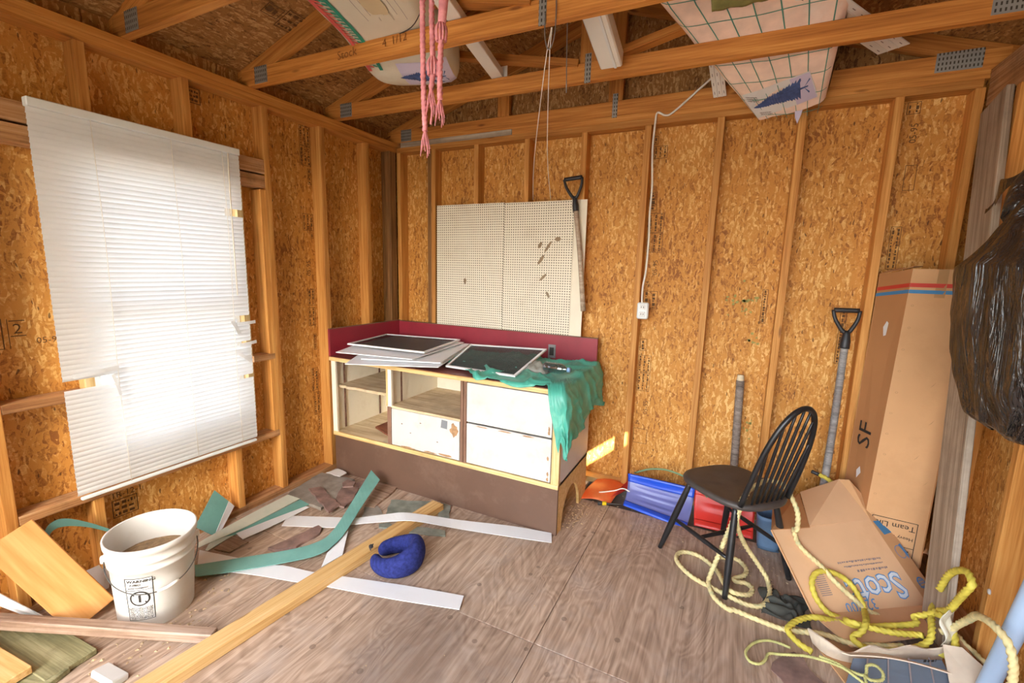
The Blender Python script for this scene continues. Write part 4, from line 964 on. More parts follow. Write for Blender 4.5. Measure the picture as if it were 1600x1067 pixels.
quadsheet('siding_strip', C_['whiteC'], .003, 'vinyl_white', 'white vinyl strip end poking out beside the pail')
quadsheet('siding_strip', C_['whiteD'], .003, 'vinyl_white', 'short white vinyl piece under the bend of the green strip')
strip('siding_strip', 'w1_a', 'w1_b', .003, 'vinyl_pale', 'pale beige strip lying along the left wall plate')
strip('siding_strip', 'w2_a', 'w2_b', .003, 'vinyl_green', 'thin dull green strip between the pale strips by the left wall')
strip('siding_strip', 'w3_a', 'w3_b', .003, 'vinyl_white', 'white strip with a rounded end near the left wall')
strip('siding_strip', 'w4_a', 'w4_b', .003, 'vinyl_pale', 'narrow pale strip end near the pail')
quadsheet('thin_board', C_['board_br'], .008, 'rough_lumber', 'thin brown board scrap under the rounded white strip', 'board')
# green siding piece folded against the wall behind the pail
sg = thing('folded_siding', (.02, -1.62, .06), 'green siding piece with a white lip leaning on the left wall behind the pail', 'siding')
slab('green_face', [(.055, -1.715, .085), (.085, -1.64, .0), (.0, -1.50, .115), (-.03, -1.555, .20)], .003, M['vinyl_green'], sg)
slab('white_lip', [(.088, -1.64, .0), (.07, -1.585, .012), (.01, -1.475, .075), (.003, -1.50, .115)], .003, M['vinyl_white'], sg)
strip('bent_strip', [(.05, -2.285, .33), (.035, -2.253, .378), (.03, -2.203, .38), (.03, -2.123, .318), (.04, -2.03, .225)], [(.055, -2.275, .30), (.04, -2.25, .345), (.035, -2.206, .346), (.03, -2.125, .296), (.04, -2.035, .215)], .002, 'vinyl_green', 'thin arched green strip against the left wall behind the ochre board')
quadsheet('siding_strip', [(.04, -2.43, .20), (.045, -2.44, .155), (.105, -2.345, .03), (.14, -2.32, .03)], .004, 'vinyl_white', 'white strip slanting down under the mossy boards at the far left')
quadsheet('siding_strip', [(-.03, -2.145, .07), (-.03, -2.03, .07), (.11, -2.115, .02), (.08, -2.165, .02)], .004, 'vinyl_white', 'white panel end wedged between the ochre board and the pail')
strip('siding_strip', [(.05, -2.20, .016), (.20, -2.17, .012)], [(.06, -2.165, .016), (.21, -2.135, .012)], .003, 'vinyl_green', 'green strip scrap at the foot of the pail')

# ================================================================== FLAGSTONES AND SLABS
def st_(key, z, th, mat, label, group='broken slabs near the bench', tilt=(0, 0), name='stone_slab', cat='slab'):
    o = stone(name, C_[key], z, th, M[mat], None, tilt); return tag(o, label, cat, group)
st_('S1', .004, .016, 'slate', 'largest grey stone slab in the corner by the bench', tilt=(.02, .03))
st_('S2', .021, .012, 'slate_brown', 'narrow reddish stone piece lying on the large grey slab', tilt=(.02, .02))
st_('S3', .020, .010, 'slate_brown', 'broken dark stone piece beside the upright green strip')
st_('S4', .031, .008, 'slate_brown', 'small brown stone piece on top of the broken dark one')
st_('S4b', .022, .008, 'slate_brown', 'small reddish stone tucked behind the green strip')
st_('S5', .001, .012, 'rough_lumber', 'pale wooden board scrap just right of the green strip end', name='board_scrap', cat='board')
st_('S6', .001, .010, 'slate_green', 'greenish mottled flagstone under the end of the pine two-by-four')
st_('S6b', .001, .009, 'slate_green', 'small grey stone tile right of the two-by-four end')
st_('S7', .001, .008, 'slate_green', 'thin grey stone strip below the bowed white strip')
st_('S7b', .001, .008, 'slate_green', 'small grey stone sliver left of the two-by-four')
st_('S8', .001, .008, 'slate', 'flat grey stone piece right of the green strip')
st_('chip', .044, .004, 'label_white', 'torn white chip lying in the corner on the grey slab', name='white_chip', cat='chip')
st_('redslab', .001, .014, 'slate_brown', 'long reddish stone sliver above the curve of the green strip')

# ================================================================== NECK PILLOW
pw = thing('neck_pillow', (1.115, -1.36, 0), 'navy blue plush travel neck pillow on the floor', 'pillow')
def pillow():
    od = math.atan2(-.30, -.95); P = []; n = 40
    for k in range(n+1):
        t = k/n; a = od+math.radians(14)+t*math.radians(332); back = math.sin(math.pi*t)
        P.append(V((1.118+.106*math.cos(a), -1.36+.096*math.sin(a), .042+.036*back**3)))
    seg = 18
    def prof(i, s):
        t = i/n; back = math.sin(math.pi*t); e = min(1, min(t, 1-t)*14+.25)**.5
        ra = (.030+.011*back**2)*e; rb = (.040+.036*back**3)*e
        return [(ra*math.cos(2*math.pi*j/seg)*(1+.05*noise.noise(V((j, i*.3, 2)))), rb*math.sin(2*math.pi*j/seg)*(1+.05*noise.noise(V((i*.3, j, 5))))) for j in range(seg)]
    # frame: keep the first axis radial
    verts = []
    for i in range(n+1):
        c = V((1.118, -1.36, P[i].z)); rad = (P[i]-c).normalized()
        for a, b in prof(i, 0): verts.append(P[i]+rad*a+V((0, 0, 1))*b)
    f = [(i*seg+j, i*seg+(j+1) % seg, (i+1)*seg+(j+1) % seg, (i+1)*seg+j) for i in range(n) for j in range(seg)]
    f += [tuple(reversed(range(seg))), tuple(range(n*seg, (n+1)*seg))]
    o = obj('cushion', verts, f, M['navy'], pw, None, True)
    md = o.modifiers.new('sub', 'SUBSURF'); md.levels = 1; md.render_levels = 1
pillow()
tube('tie_cord', [(.985, -1.40, .06), (.975, -1.395, .075), (.98, -1.375, .08)], .003, M['grip'], pw, 6, 3)
link('care_tag', box_me('care_tag', .003, .016, .012), M['label_white'], pw, frame((1.20, -1.445, .07), (.5, -.8, 0), (0, 0, 1)))
link('cord_stop', box_me('cord_stop', .02, .018, .018, .004), M['grip'], pw, frame((.978, -1.39, .075), (1, 0, 0), (0, 0, 1)))

# ================================================================== CHAIR
ch_ = thing('windsor_chair', (2.60, -.585, 0), 'black bow-back wooden chair with rope draped over it', 'chair')
F_ = V((-.712, .702, 0)); L_ = V((.702, .712, 0)); O_ = V((2.60, -.585, 0))
def cp(f, l, z): return O_+F_*f+L_*l+V((0, 0, z))
out = []
for k in range(40):
    a = 2*math.pi*k/40; ca, sa = math.cos(a), math.sin(a); e = 2/3.0
    f = .215*math.copysign(abs(ca)**e, ca); l = math.copysign(abs(sa)**e, sa)*(.182+.036*((f+.215)/.43))
    out.append((f, l))
rings = [(0, .425), (.93, .427), (.985, .434), (1.0, .447), (.975, .458), (.90, .460), (.6, .451), (.25, .449)]
vv = []
for s, z in rings[1:]: vv += [cp(f*s, l*s, z+(.004 if f > .1 and s < .95 else 0)) for f, l in out]
n40 = 40; nr = len(rings)-1
ff = [(i*n40+j, (i+1)*n40+j, (i+1)*n40+(j+1) % n40, i*n40+(j+1) % n40) for i in range(nr-1) for j in range(n40)]+[tuple(range(n40)), tuple(reversed(range((nr-1)*n40, nr*n40)))]
obj('seat', vv, ff, M['seat_black'], ch_, None, True)
legs = {}
for nm, tf, tl, bf, bl_ in (('A', .14, -.14, .245, -.215), ('D', .14, .14, .245, .215), ('B', -.13, -.12, -.175, -.175), ('C', -.13, .12, -.165, .235)):
    a = cp(tf, tl, .43); b = cp(bf, bl_, 0.0); legs[nm] = (a, b)
    tube('leg', [a, a.lerp(b, .35), a.lerp(b, .75), b], lambda q: .0125+.0045*math.sin(math.pi*min(1, q*1.1)), M['chair_black'], ch_, 12, 4)
lerp = lambda k, t: legs[k][0].lerp(legs[k][1], t)
for p, q in ((lerp('A', .55), lerp('B', .58)), (lerp('D', .55), lerp('C', .58))):
    tube('stretcher', [p, p.lerp(q, .5), q], lambda t: .008+.004*math.sin(math.pi*t), M['chair_black'], ch_, 10, 4)
p = lerp('A', .55).lerp(lerp('B', .58), .5); q = lerp('D', .55).lerp(lerp('C', .58), .5); tube('stretcher', [p, p.lerp(q, .5), q], lambda t: .008+.004*math.sin(math.pi*t), M['chair_black'], ch_, 10, 4)
def bow(t):
    a = math.pi*t; z = .455+.485*(math.sin(a)**.72); lat = -.142*math.cos(a)*(1+.10*math.sin(a)**2)
    return cp(-.175-.135*(z-.455)/.485, lat, z)
tube('bow', [bow(k/24) for k in range(25)], .0125, M['chair_black'], ch_, 10, 3)
for k in range(7):
    l = -.108+.036*k
    lo = cp(-.185, l*.82, .455); best = min((abs((bow(t/200)-O_).dot(L_)-l*1.12), t/200) for t in range(20, 181))[1]
    hi = bow(best); tube('spindle', [lo, lo.lerp(hi, .5), hi], lambda t: .0052+.002*math.sin(math.pi*t), M['chair_black'], ch_, 8, 3)

# ================================================================== BACK WALL CLUTTER ON THE FLOOR
pp = thing('wooden_post', (2.615, .02, 0), 'weathered broken broom-like pole standing behind the chair', 'pole')
tube('pole', [(2.617, .02, -.02), (2.605, .035, .4), (2.592, .045, .85)], .0235, M['old_post'], pp, 12, 4)
tube('broken_end', [(2.592, .045, .848), (2.5915, .0455, .868), (2.591, .046, .884)], lambda t: .0225-.004*t, M['pale_break'], pp, 12, 3)
def scoop(name, pts4, bulge, mat, rim_mat, label, ribs, n=26, mfac=.02):
    a, b, c, d = [V(p) for p in pts4]           # bottom left, bottom right, top right, top left
    t = thing(name, (a+b)/2, label, 'snow shovel'); nn = (b-a).cross(d-a).normalized()
    def fn(u, v):
        p = a.lerp(b, u).lerp(d.lerp(c, u), v); dep = bulge*(max(0, math.sin(math.pi*v))**.8)*(.6+.4*math.sin(math.pi*u))
        rb = .007*max(0, math.cos(v*ribs*2*math.pi))*math.sin(math.pi*min(1, max(0, (u-.08)/.84)))
        return p-nn*(dep-rb)
    grid('scoop_blade', 24, 40, fn, M[mat], t, True, .004)
    grid('blade_edge', 24, 6, lambda u, v: fn(u, -.08+.2*v)+nn*.006, M[rim_mat], t, True, .004)
    grid('blade_rim', 24, 6, lambda u, v: fn(u, .80+.24*v)+nn*.006, M[rim_mat], t, True, .004)
    return t
scoop('snow_shovel', [(2.0, -.225, .02), (2.385, -.285, .0), (2.405, -.13, .17), (1.995, -.11, .165)], .055, 'lilac_plastic', 'blue_plastic', 'blue and clear ribbed snow shovel scoop lying by the chair leg', 4)
scoop('snow_shovel', [(2.42, -.21, .0), (2.735, -.20, .0), (2.74, -.10, .185), (2.40, -.11, .18)], .03, 'red_plastic', 'red_plastic', 'red plastic snow shovel scoop standing behind the chair', 2)
rs = thing('toy_shovel', (1.80, -.15, .0), 'small orange-red plastic shovel lying against the back wall plate', 'toy shovel')
grid('shovel_blade', 16, 12, lambda u, v: V((1.72+.20*u+.04*v, -.285+.27*v+.03*u, .004+.02*math.sin(math.pi*u)+.03*v+.012*math.sin(math.pi*v))), M['orange_plastic'], rs, True, .003)
grid('shovel_side', 10, 8, lambda u, v: V((1.90+.10*u+.02*v, -.20+.19*u, .01+.02*u+(.03+.075*u)*v)), M['red_plastic'], rs, True, .003)
sdv = thing('screwdriver', (1.88, -.28, .0), 'yellow and black handled tool lying by the orange shovel', 'tool')
tube('handle_end', [(1.850, -.292, .014), (1.862, -.287, .014), (1.874, -.282, .014)], .013, M['grip'], sdv, 10, 3)
tube('handle_band', [(1.874, -.282, .014), (1.885, -.277, .014), (1.898, -.271, .014)], .0125, M['screw_yellow'], sdv, 10, 3)
tube('shaft', [(1.898, -.271, .013), (1.94, -.252, .012), (1.99, -.23, .010)], .005, M['dark_metal'], sdv, 8, 3)
hz = tube('garden_hose', [(2.02, -.03, .15), (2.12, -.03, .20), (2.24, -.05, .225), (2.38, -.10, .21), (2.48, -.15, .15)], .006, M['hose']); tag(hz, 'thin green hose curving behind the blue snow shovel', 'hose')
wk = tube('white_wire', [(1.83, -.20, .04), (1.92, -.17, .06), (1.98, -.19, .10), (2.03, -.22, .105)], .004, M['cord_white']); tag(wk, 'short white wire poking over the blue snow shovel', 'wire')
jug = thing('plastic_bin', (2.81, -.27, 0), 'small blue-grey plastic bin between the chair and carton', 'bin')
grid('bin_wall', 32, 8, lambda u, v: V((2.805+(.052+.02*v)*math.copysign(abs(math.cos(2*math.pi*u))**.6, math.cos(2*math.pi*u)), -.27+(.05+.02*v)*math.copysign(abs(math.sin(2*math.pi*u))**.6, math.sin(2*math.pi*u)), .002+.195*v)), M['blue_grey'], jug, True, .003)
slab('bin_base', [(2.755, -.315, .006), (2.855, -.315, .006), (2.855, -.225, .006), (2.755, -.225, .006)], .004, M['blue_grey'], jug)
dc = grid('dark_cloth', 30, 24, lambda u, v: V((2.75+.19*u+.03*noise.noise(V((u*3, v*3, 9))), -.86+.19*v+.03*noise.noise(V((u*3, v*3, 5))), .004+.035*abs(noise.noise(V((u*5, v*5, 1))))*math.sin(math.pi*u)**.5*math.sin(math.pi*v)**.5*1.6)), M['dark_cloth'], None, True, .002)
tag(dc, 'crumpled dark cloth on the floor by the chair', 'cloth')
# ================================================================== CARTONS
tb = thing('tall_carton', (3.31, -.15, 0), 'tall brown shipping carton with red and blue bands in the right corner', 'carton')
B0 = [V((3.15, -.03, 0)), V((3.205, -.25, 0)), V((3.45, -.27, 0)), V((3.40, -.045, 0))]
T0 = [V((3.172, -.02, 1.50)), V((3.245, -.235, 1.53)), V((3.466, -.245, 1.53)), V((3.41, -.035, 1.53))]
def face(name, a, b, c, d, mat, th=.005):
    n = (b-a).cross(d-a).normalized(); q = [a, b, c, d]
    return obj(name, [p-a for p in q]+[p-a-n*th for p in q], [(0, 1, 2, 3), (7, 6, 5, 4), (4, 5, 1, 0), (5, 6, 2, 1), (6, 7, 3, 2), (7, 4, 0, 3)], M[mat], tb, Matrix.Translation(a))
f_left = face('side_panel', B0[0], B0[1], T0[1], T0[0], 'card_dark'); f_front = face('front_panel', B0[1], B0[2], T0[2], T0[1], 'card')
face('side_panel', B0[2], B0[3], T0[3], T0[2], 'card_dark'); face('back_panel', B0[3], B0[0], T0[0], T0[3], 'card_dark')
slab('top_flap', [T0[0]+V((0, 0, .005)), T0[1]+V((0, 0, .012)), V((3.30, -.16, 1.545)), V((3.22, -.03, 1.53))], .004, M['card_dark'], tb)
slab('top_flap', [V((3.40, -.04, 1.50)), V((3.25, -.04, 1.505)), V((3.265, -.225, 1.515)), V((3.46, -.235, 1.515))][::-1], .004, M['card_dark'], tb)
def bil(a, b, d, c, off=.0015):
    n = (b-a).cross(d-a).normalized()
    w = ((b-a).length); h = ((d-a).length)
    return lambda u, v: a.lerp(b, u).lerp(d.lerp(c, u), v)+n*off
mLf = bil(B0[0], B0[1], T0[0], T0[1]); mFf = bil(B0[1], B0[2], T0[1], T0[2])
def bands(fm, par):
    ink('red_band', [('poly', [(0, .945), (.5, .945), (1, .945), (1, .957), (.5, .957), (0, .957)])], fm, M['stripe_red'], par)
    ink('blue_band', [('poly', [(0, .926), (.5, .926), (1, .926), (1, .937), (.5, .937), (0, .937)])], fm, M['stripe_blue'], par)
bands(mLf, f_left); bands(mFf, f_front)
def metric(fm, W, H): return lambda a, b: fm(a/W, b/H)
mL = metric(mLf, .227, 1.5); mF = metric(mFf, .24, 1.53)
ink('carton_lettering', [('text', 'SF', .15, .155, .60, math.pi/2)], mL, M['ink_dark'], f_left)
ink('paper_scrap', [('poly', [(.10, 1.23), (.12, 1.26), (.135, 1.25), (.13, 1.19), (.112, 1.185)])], mL, M['label_white'], f_left)
ink('paper_scrap', [('poly', [(.09, .47), (.115, .50), (.13, .47), (.10, .43)])], mL, M['label_white'], f_left)
ps = math.pi
ink('carton_lettering', [('frame', -.012+.04, .10, .205, .305, .003), ('rect', .028, .17, .205, .173), ('text', 'Team Lift', .040, .198, .285, ps), ('text', 'Heavy Object', .024, .196, .225, ps), ('poly', [(.150, .155), (.188, .155), (.169, .118)])], mF, M['ink_dark'], f_front)
ink('symbol_mark', [('rect', .1675, .128, .1705, .143), ('rect', .1675, .146, .1705, .149)], metric(bil(B0[1], B0[2], T0[1], T0[2], .003), .24, 1.53), M['card'], f_front)
ink('tape', [('rect', .10, 1.40, .14, 1.53)], metric(mFf, .24, 1.53), M['tape'], f_front)
for q in range(12):
    z = 1.36-q*.105; ink('staple', [('ring', .025+.004*math.sin(q*2), z, .004, .006, .8)], mF, M['tape'], f_front)
for x, z in ((.15, .98), (.17, .80), (.14, .62), (.19, .50)): ink('scuff', [('poly', [(x, z), (x+.008, z+.012), (x+.02, z+.03), (x+.012, z+.012)])], mF, M['tape'], f_front)

fb = thing('flattened_carton', (3.1, -.55, 0), 'printed tan carton lying half collapsed under the yellow rope', 'carton')
TL, TR, BL, BR = V((2.774, -.62, .28)), V((3.228, -.28, .2855)), V((2.947, -.80, .03)), V((3.435, -.4576, .0171))
def plate(name, q, th, mat, par=fb):
    q = [V(p) for p in q]; c = q[0].copy(); n = V((0, 0, 0)); k = len(q); l = [p-c for p in q]
    for i in range(k): n += l[i].cross(l[(i+1) % k])
    n.normalize()
    return obj(name, l+[p-n*th for p in l], [tuple(range(k)), tuple(range(2*k-1, k-1, -1))]+[(i+k, (i+1) % k+k, (i+1) % k, i) for i in range(k)], M[mat], par, Matrix.Translation(c))
main = plate('main_panel', [BL, BR, TR, TL], .005, 'card_light')
SR1, SR2 = V((3.293, -.212, .283)), V((3.500, -.3896, .0146))
side = plate('side_panel', [BR, SR2, SR1, TR], .005, 'card')
plate('left_panel', [TL, V((2.87, -.50, .14)), V((3.02, -.70, .0)), BL], .005, 'card_dark')
plate('upper_flap', [TL, V((2.945, -.50, .282)), V((2.925, -.22, .325)), V((2.80, -.33, .25))], .005, 'card_dark')
plate('upper_flap', [V((2.945, -.495, .284)), TR, V((3.10, -.17, .425)), V((2.93, -.215, .330))], .005, 'card_light')
plate('upper_flap', [TR, SR1, V((3.145, -.165, .43)), V((3.10, -.17, .425))], .005, 'card')
plate('lower_flap', [BL, V((3.06, -.93, .028)), V((3.38, -.72, .05)), BR], .004, 'card_light')
# main print, lettered upside down toward the viewer
ru = (TL-TR).normalized(); uu = (BL-TL); uu = (uu-ru*uu.dot(ru)).normalized(); nrm = ru.cross(uu)
if nrm.z < 0: nrm = -nrm
def mM(a, b): return TR+ru*a+uu*b+nrm*.0016
# lettering runs from the right edge to the left, tops pointing down the panel
def mMt(a, b): return TR+ru*a+uu*b+nrm*.0022
ink('carton_lettering', [('text', ('Scott', .035), .150, .012, .235, .04, .95)], mMt, M['ink_blue'], main)
ink('lettering_fill', [('text', ('Scott', .004), .150, .012, .235, .04, .95)], lambda a, b: mMt(a, b)+nrm*.001, M['ink_pale'], main)
ink('carton_lettering', [('text', '32 700', .060, .20, .325, .02)], mMt, M['ink_blue'], main)
ink('small_print', [('bars', .06, .165, .30, .178, 1), ('bars', .06, .185, .28, .196, 1), ('bars', .05, .205, .22, .220, 1)], mM, M['ink_grey'], main)
ink('bar_print', [('rect', .40, .20+.008*k, .455, .203+.008*k) for k in range(12)], mM, M['ink_grey'], main)
sr = (SR1-TR).normalized(); su = (BR-TR).normalized()
def mS(a, b): return TR+(SR1-TR)*a+(BR-TR)*b+((SR1-TR).cross(BR-TR)).normalized()*(-.002 if ((SR1-TR).cross(BR-TR)).z < 0 else .002)
ink('blue_patch', [('poly', [(.08, .02), (.55, .03), (.6, .10), (.95, .10), (.95, .19), (.25, .20)])], mS, M['stripe_blue'], side)
ink('blue_patch', [('poly', [(.7, .34), (.9, .33), (.97, .46), (.85, .52)]), ('ring', .55, .42, .28, .31, .25)], mS, M['ink_blue'], side)
ink('blue_patch', [('ring', .55, .78, .2, .26, .25), ('bars', .3, .74, .8, .84, 3)], mS, M['ink_blue'], side)
ink('tape', [('poly', [(2.985, -.44), (3.16, -.30), (3.12, -.24), (2.96, -.38)])], lambda a, b: V((a, b, .29+(b+.48)*.22+.05)), M['tape'], fb) if False else None

tr_ = thing('torn_carton', (3.2, -.95, 0), 'torn open carton lying at the bottom right with grey lining', 'carton')
def tp_(name, q, th, mat): return plate(name, q, th, mat, tr_)
tp_('base_panel', [(2.93, -.93, .008), (3.05, -1.20, .008), (3.46, -1.02, .008), (3.44, -.72, .010)], .006, 'card')
rag = [V((2.905, -.965, .075)), V((2.96, -1.02, .085)), V((3.03, -1.02, .06)), V((3.10, -.99, .10)), V((3.17, -.955, .085)), V((3.24, -.92, .105)), V((3.30, -.885, .085)), V((3.36, -.86, .10))]
low = [V((2.93, -.955, .012)), V((2.97, -1.0, .012)), V((3.04, -1.0, .012)), V((3.10, -.97, .012)), V((3.17, -.935, .012)), V((3.24, -.90, .012)), V((3.30, -.865, .012)), V((3.36, -.84, .012))]
ribbon('torn_wall', rag, low, .006, M['card_torn'], tr_, 3)
tp_('liner_panel', [(3.0, -1.16, .03), (3.36, -1.00, .035), (3.34, -.90, .07), (3.04, -1.05, .07)], .004, 'liner')
for k in range(4): tp_('liner_seam', [(3.06+.075*k, -1.135+.035*k, .038), (3.065+.075*k, -1.133+.035*k, .038), (3.09+.07*k, -1.03+.038*k, .075), (3.085+.07*k, -1.03+.038*k, .075)], .002, 'ink_grey')
ribbon('torn_edge', [V((3.0, -1.06, .085)), V((3.12, -1.02, .10)), V((3.22, -.985, .085)), V((3.33, -.97, .08))], [V((3.02, -1.08, .10)), V((3.13, -1.045, .11)), V((3.23, -1.01, .10)), V((3.34, -.985, .085))], .004, M['card_torn'], tr_, 3)
ink('carton_lettering', [('bars', .05, .015, .16, .04, 1), ('bars', .10, .05, .15, .068, 1)], planar((3.17, -.975, .02), (.86, .5, 0), (0, 0, 1), .03), M['ink_dark'], tr_)
tp_('torn_flap', [(3.33, -1.02, .05), (3.44, -1.04, .05), (3.47, -.96, .10), (3.40, -.87, .125), (3.345, -.87, .115)], .005, 'card_torn')
tp_('right_wall', [(3.40, -.80, .01), (3.47, -1.06, .01), (3.475, -1.06, .075), (3.405, -.79, .12)], .006, 'card')
cr = [(2.77, -1.17), (2.80, -1.10), (2.855, -1.045), (2.885, -1.06), (2.90, -1.11), (2.95, -1.16), (2.90, -1.22), (2.82, -1.23)]
br = stone('torn_paper', cr, .004, .003, M['slate_brown'], None, (.05, .05), .012); tag(br, 'torn brown paper scrap on the floor by the twine', 'paper')
pz = grid('plastic_scrap', 10, 14, lambda u, v: V((3.345+.05*u+.012*math.sin(v*7), -.86+.05*u+.02*v, .10+.13*v+.01*math.sin(u*9))), M['film'], None, True, .0015); tag(pz, 'crumpled clear plastic scrap among the yellow rope', 'plastic scrap')

# ================================================================== ROPES
C_['rope_yellow'] = C_['rope_yellow'][:11]+[(3.31, -.70, .09), (3.34, -.70, .11), (3.37, -.74, .17), (3.37, -.80, .217), (3.365, -.87, .315), (3.355, -.93, .385), (3.36, -.945, .425), (3.365, -.89, .436), (3.37, -.81, .394), (3.37, -.749, .334), (3.37, -.70, .235)]
C_['rope_worn2'] = [(3.36, -.80, .12), (3.385, -.81, .15), (3.395, -.83, .19), (3.395, -.886, .253), (3.38, -.956, .315), (3.36, -1.03, .36), (3.355, -1.10, .39), (3.36, -1.15, .395), (3.37, -1.177, .38), (3.38, -1.19, .34), (3.39, -1.185, .29), (3.395, -1.178, .22), (3.40, -1.17, .10)]
def rp(name, key, R, mat, label, cat='rope', group=None): return tag(rope(name, C_[key], R, M[mat], fuzz=.05), label, cat, group)
rp('rope', 'rope_worn', .0115, 'rope_worn', 'long worn straw-coloured rope over the chair back and tan carton')
rp('rope', 'rope_loop', .0115, 'rope_worn', 'worn straw-coloured rope looped down from the chair seat to the floor')
rp('rope', 'rope_yellow', .0125, 'rope_yellow', 'bright yellow rope looping up the grey plank beside the carton')
rp('rope', 'rope_yellow2', .0125, 'rope_yellow', 'bright yellow rope bunched across the middle of the tan carton')
rp('rope', 'rope_yellow3', .0125, 'rope_yellow', 'short bright yellow rope loop round the plastic scrap')
rp('rope', 'rope_worn2', .0125, 'rope_worn', 'worn rope arching in front of the pale blue pipe')
rp('rope', 'rope_worn3', .0105, 'rope_worn', 'short worn rope end beside the torn carton')
rp('rope', 'twine', .0055, 'twine', 'thin greenish twine loop on the bare floor', 'twine')
rp('rope', 'twine2', .0055, 'twine', 'thin greenish twine knot on the grey lining of the torn carton', 'twine')
ty = rope('rope', [(3.02, -.12, .41), (3.06, -.14, .40), (3.13, -.20, .36), (3.19, -.262, .29), (3.23, -.285, .23), (3.25, -.29, .17)], .0115, M['rope_yellow']); tag(ty, 'yellow rope end slipping down between the two cartons', 'rope')
tube('rope_tip', [(2.985, -.11, .418), (3.0, -.112, .414), (3.02, -.12, .41)], .010, M['grip'], ty, 8, 2)
# ================================================================== RIGHT WALL ITEMS
a_ = V((3.447, -.148, 2.265)); b_ = V((3.377, -.6875, .012))
pk = link('grey_plank', box_me('grey_plank', (b_-a_).length, .222, .026, .003), M['grey_wood'], None, frame((a_+b_)/2+V((.012, 0, 0)), b_-a_, (-1, 0, -.03))); tag(pk, 'weathered grey plank slanting against the right wall', 'plank')
pipe_ = tube('drain_pipe', [(3.42, -.99, .01), (3.425, -1.07, .35), (3.435, -1.23, 1.05)], .027, M['pipe'], None, 20, 4); tag(pipe_, 'pale blue plastic pipe leaning at the right edge', 'pipe')
nh = lathe('nail_head', [(0, 0), (.011, 0), (.009, .004), (0, .005)], M['label_white'], wr, frame((3.4715, -.80, .335), (0, 0, 1), (-1, 0, 0)), 14)
gb = thing('garbage_bag', (3.36, -.85, 1.02), 'stuffed black garbage bag hanging on the right wall', 'bag')
def gbag(u, v):
    a = 2*math.pi*u; t = v                      # v: 0 bottom .. 1 neck
    w = (math.sin(math.pi*min(1, t*.62+.06))**.55) if t < .72 else max(.10, (math.sin(math.pi*(.72*.62+.06))**.55)*(1-((t-.72)/.28)**.8*.86))
    if t < .02: w *= t/.02*.6+.3
    ca, sa = math.cos(a), math.sin(a)
    pl = .014*(abs(math.sin(a*7+t*4))**.5-.5)*max(0, t-.05)+.02*noise.noise(V((ca*2.2, sa*2.2, t*3)))+.022*((1-abs(noise.noise(V((ca*4, sa*4, t*1.5)))))**5)
    ry = (.36*w+pl); rx = (.125*w+pl*.5)
    cy = -.985-.02*(1-t)+.06*max(0, t-.8)*3; cz = 1.02+.72*t-.03*(1-t)*abs(ca)
    x = 3.33+rx*sa; y = cy+ry*ca
    return V((min(x, 3.462), y, cz))
grid('bag_body', 150, 60, gbag, M['black_bag'], gb, True, 0)
tube('bag_neck', [(3.34, -.86, 1.70), (3.36, -.80, 1.78), (3.40, -.76, 1.85), (3.445, -.74, 1.88)], lambda q: .055-.02*q, M['black_bag'], gb, 14, 4)
grid('bag_ear', 14, 10, lambda u, v: V((3.40-.03*math.sin(u*5), -.74+.42*u+.0*v, 1.86-.08*u+(.075-.05*u)*(v-.5)+.02*math.sin(u*9+v*3))), M['black_bag'], gb, True, .001)

# ================================================================== OVERHEAD
# wrapped insulation bag
ib = thing('insulation_bag', (.97, -1.4, 2.53), 'white plastic wrapped insulation bundle with green and red lettering over the trusses', 'insulation')
ax = V((-.30, 1, 0)).normalized(); ac = V((ax.y, -ax.x, 0)); bc = V((1.02, -1.42, 0)); HL, HW = .80, .255
def under(a, b):
    e = max(0, abs(b)-.68)/.12; s = max(0, abs(a)-.19)/.065
    sag = -.075*math.exp(-((b-.56)/.20)**2)
    return 2.536+sag*(1 if b > .2 else 1)+.05*min(1, e)**2+.05*min(1.2, s)**2+.004*noise.noise(V((a*14, b*14, 0)))
def ibag(u, v):
    a = 2*math.pi*u; b = (v*2-1); bb = b*HL; sq = (1-abs(b)**6)**.5 if abs(b) < 1 else 0
    w = HW*(.55+.45*sq); ca, sa = math.cos(a), math.sin(a)
    aa = w*math.copysign(abs(ca)**.55, ca)
    if sa < 0:
        z = under(aa, bb)*abs(sa)**.35+(2.62)*(1-abs(sa)**.35)
        z = 2.62-(2.62-under(aa, bb))*abs(sa)**.4
    else: z = 2.62+.10*abs(sa)**.6*(.3+.7*sq)
    p = bc+ac*aa+ax*bb; return V((p.x, p.y, z))
grid('plastic_wrap', 56, 44, ibag, M['film'], ib, True)
for e in (0, 1):
    ring = [ibag(k/28, e) for k in range(28)]; c = sum(ring, V((0, 0, 0)))/28
    obj('bag_end', [p-c for p in ring]+[V((0, 0, 0))], [(k, (k+1) % 28, 28) for k in range(28)], M['fibre_yellow'], ib, Matrix.Translation(c), True)
def mU(off): return lambda a, b: (lambda p: V((p.x, p.y, under(a, b)-off)))(bc+ac*a+ax*b)
lett = [('poly', [(-.193, -.70+.1*k), (-.181, -.70+.1*k), (-.181, -.60+.1*k), (-.193, -.60+.1*k)]) for k in range(12)]
ink('green_stripe', [('rect', -.130, -.62, -.112, .46)], mU(.002), M['bag_green'], ib)
ink('red_stripe', [('rect', -.190, -.62, -.172, .46)], mU(.002), M['bag_red'], ib)
gl = []; rl = []
b = -.60
while b < .42:
    w = random.uniform(.012, .024); s = .012
    gl.append(('poly', [(-.150, b), (-.150, b+w*.6), (-.131, b+w*.6+s), (-.131, b+s)])); rl.append(('poly', [(-.172, b), (-.172, b+w*.6), (-.151, b+w*.6+s), (-.151, b+s)])); b += w*.6+random.uniform(.012, .02)
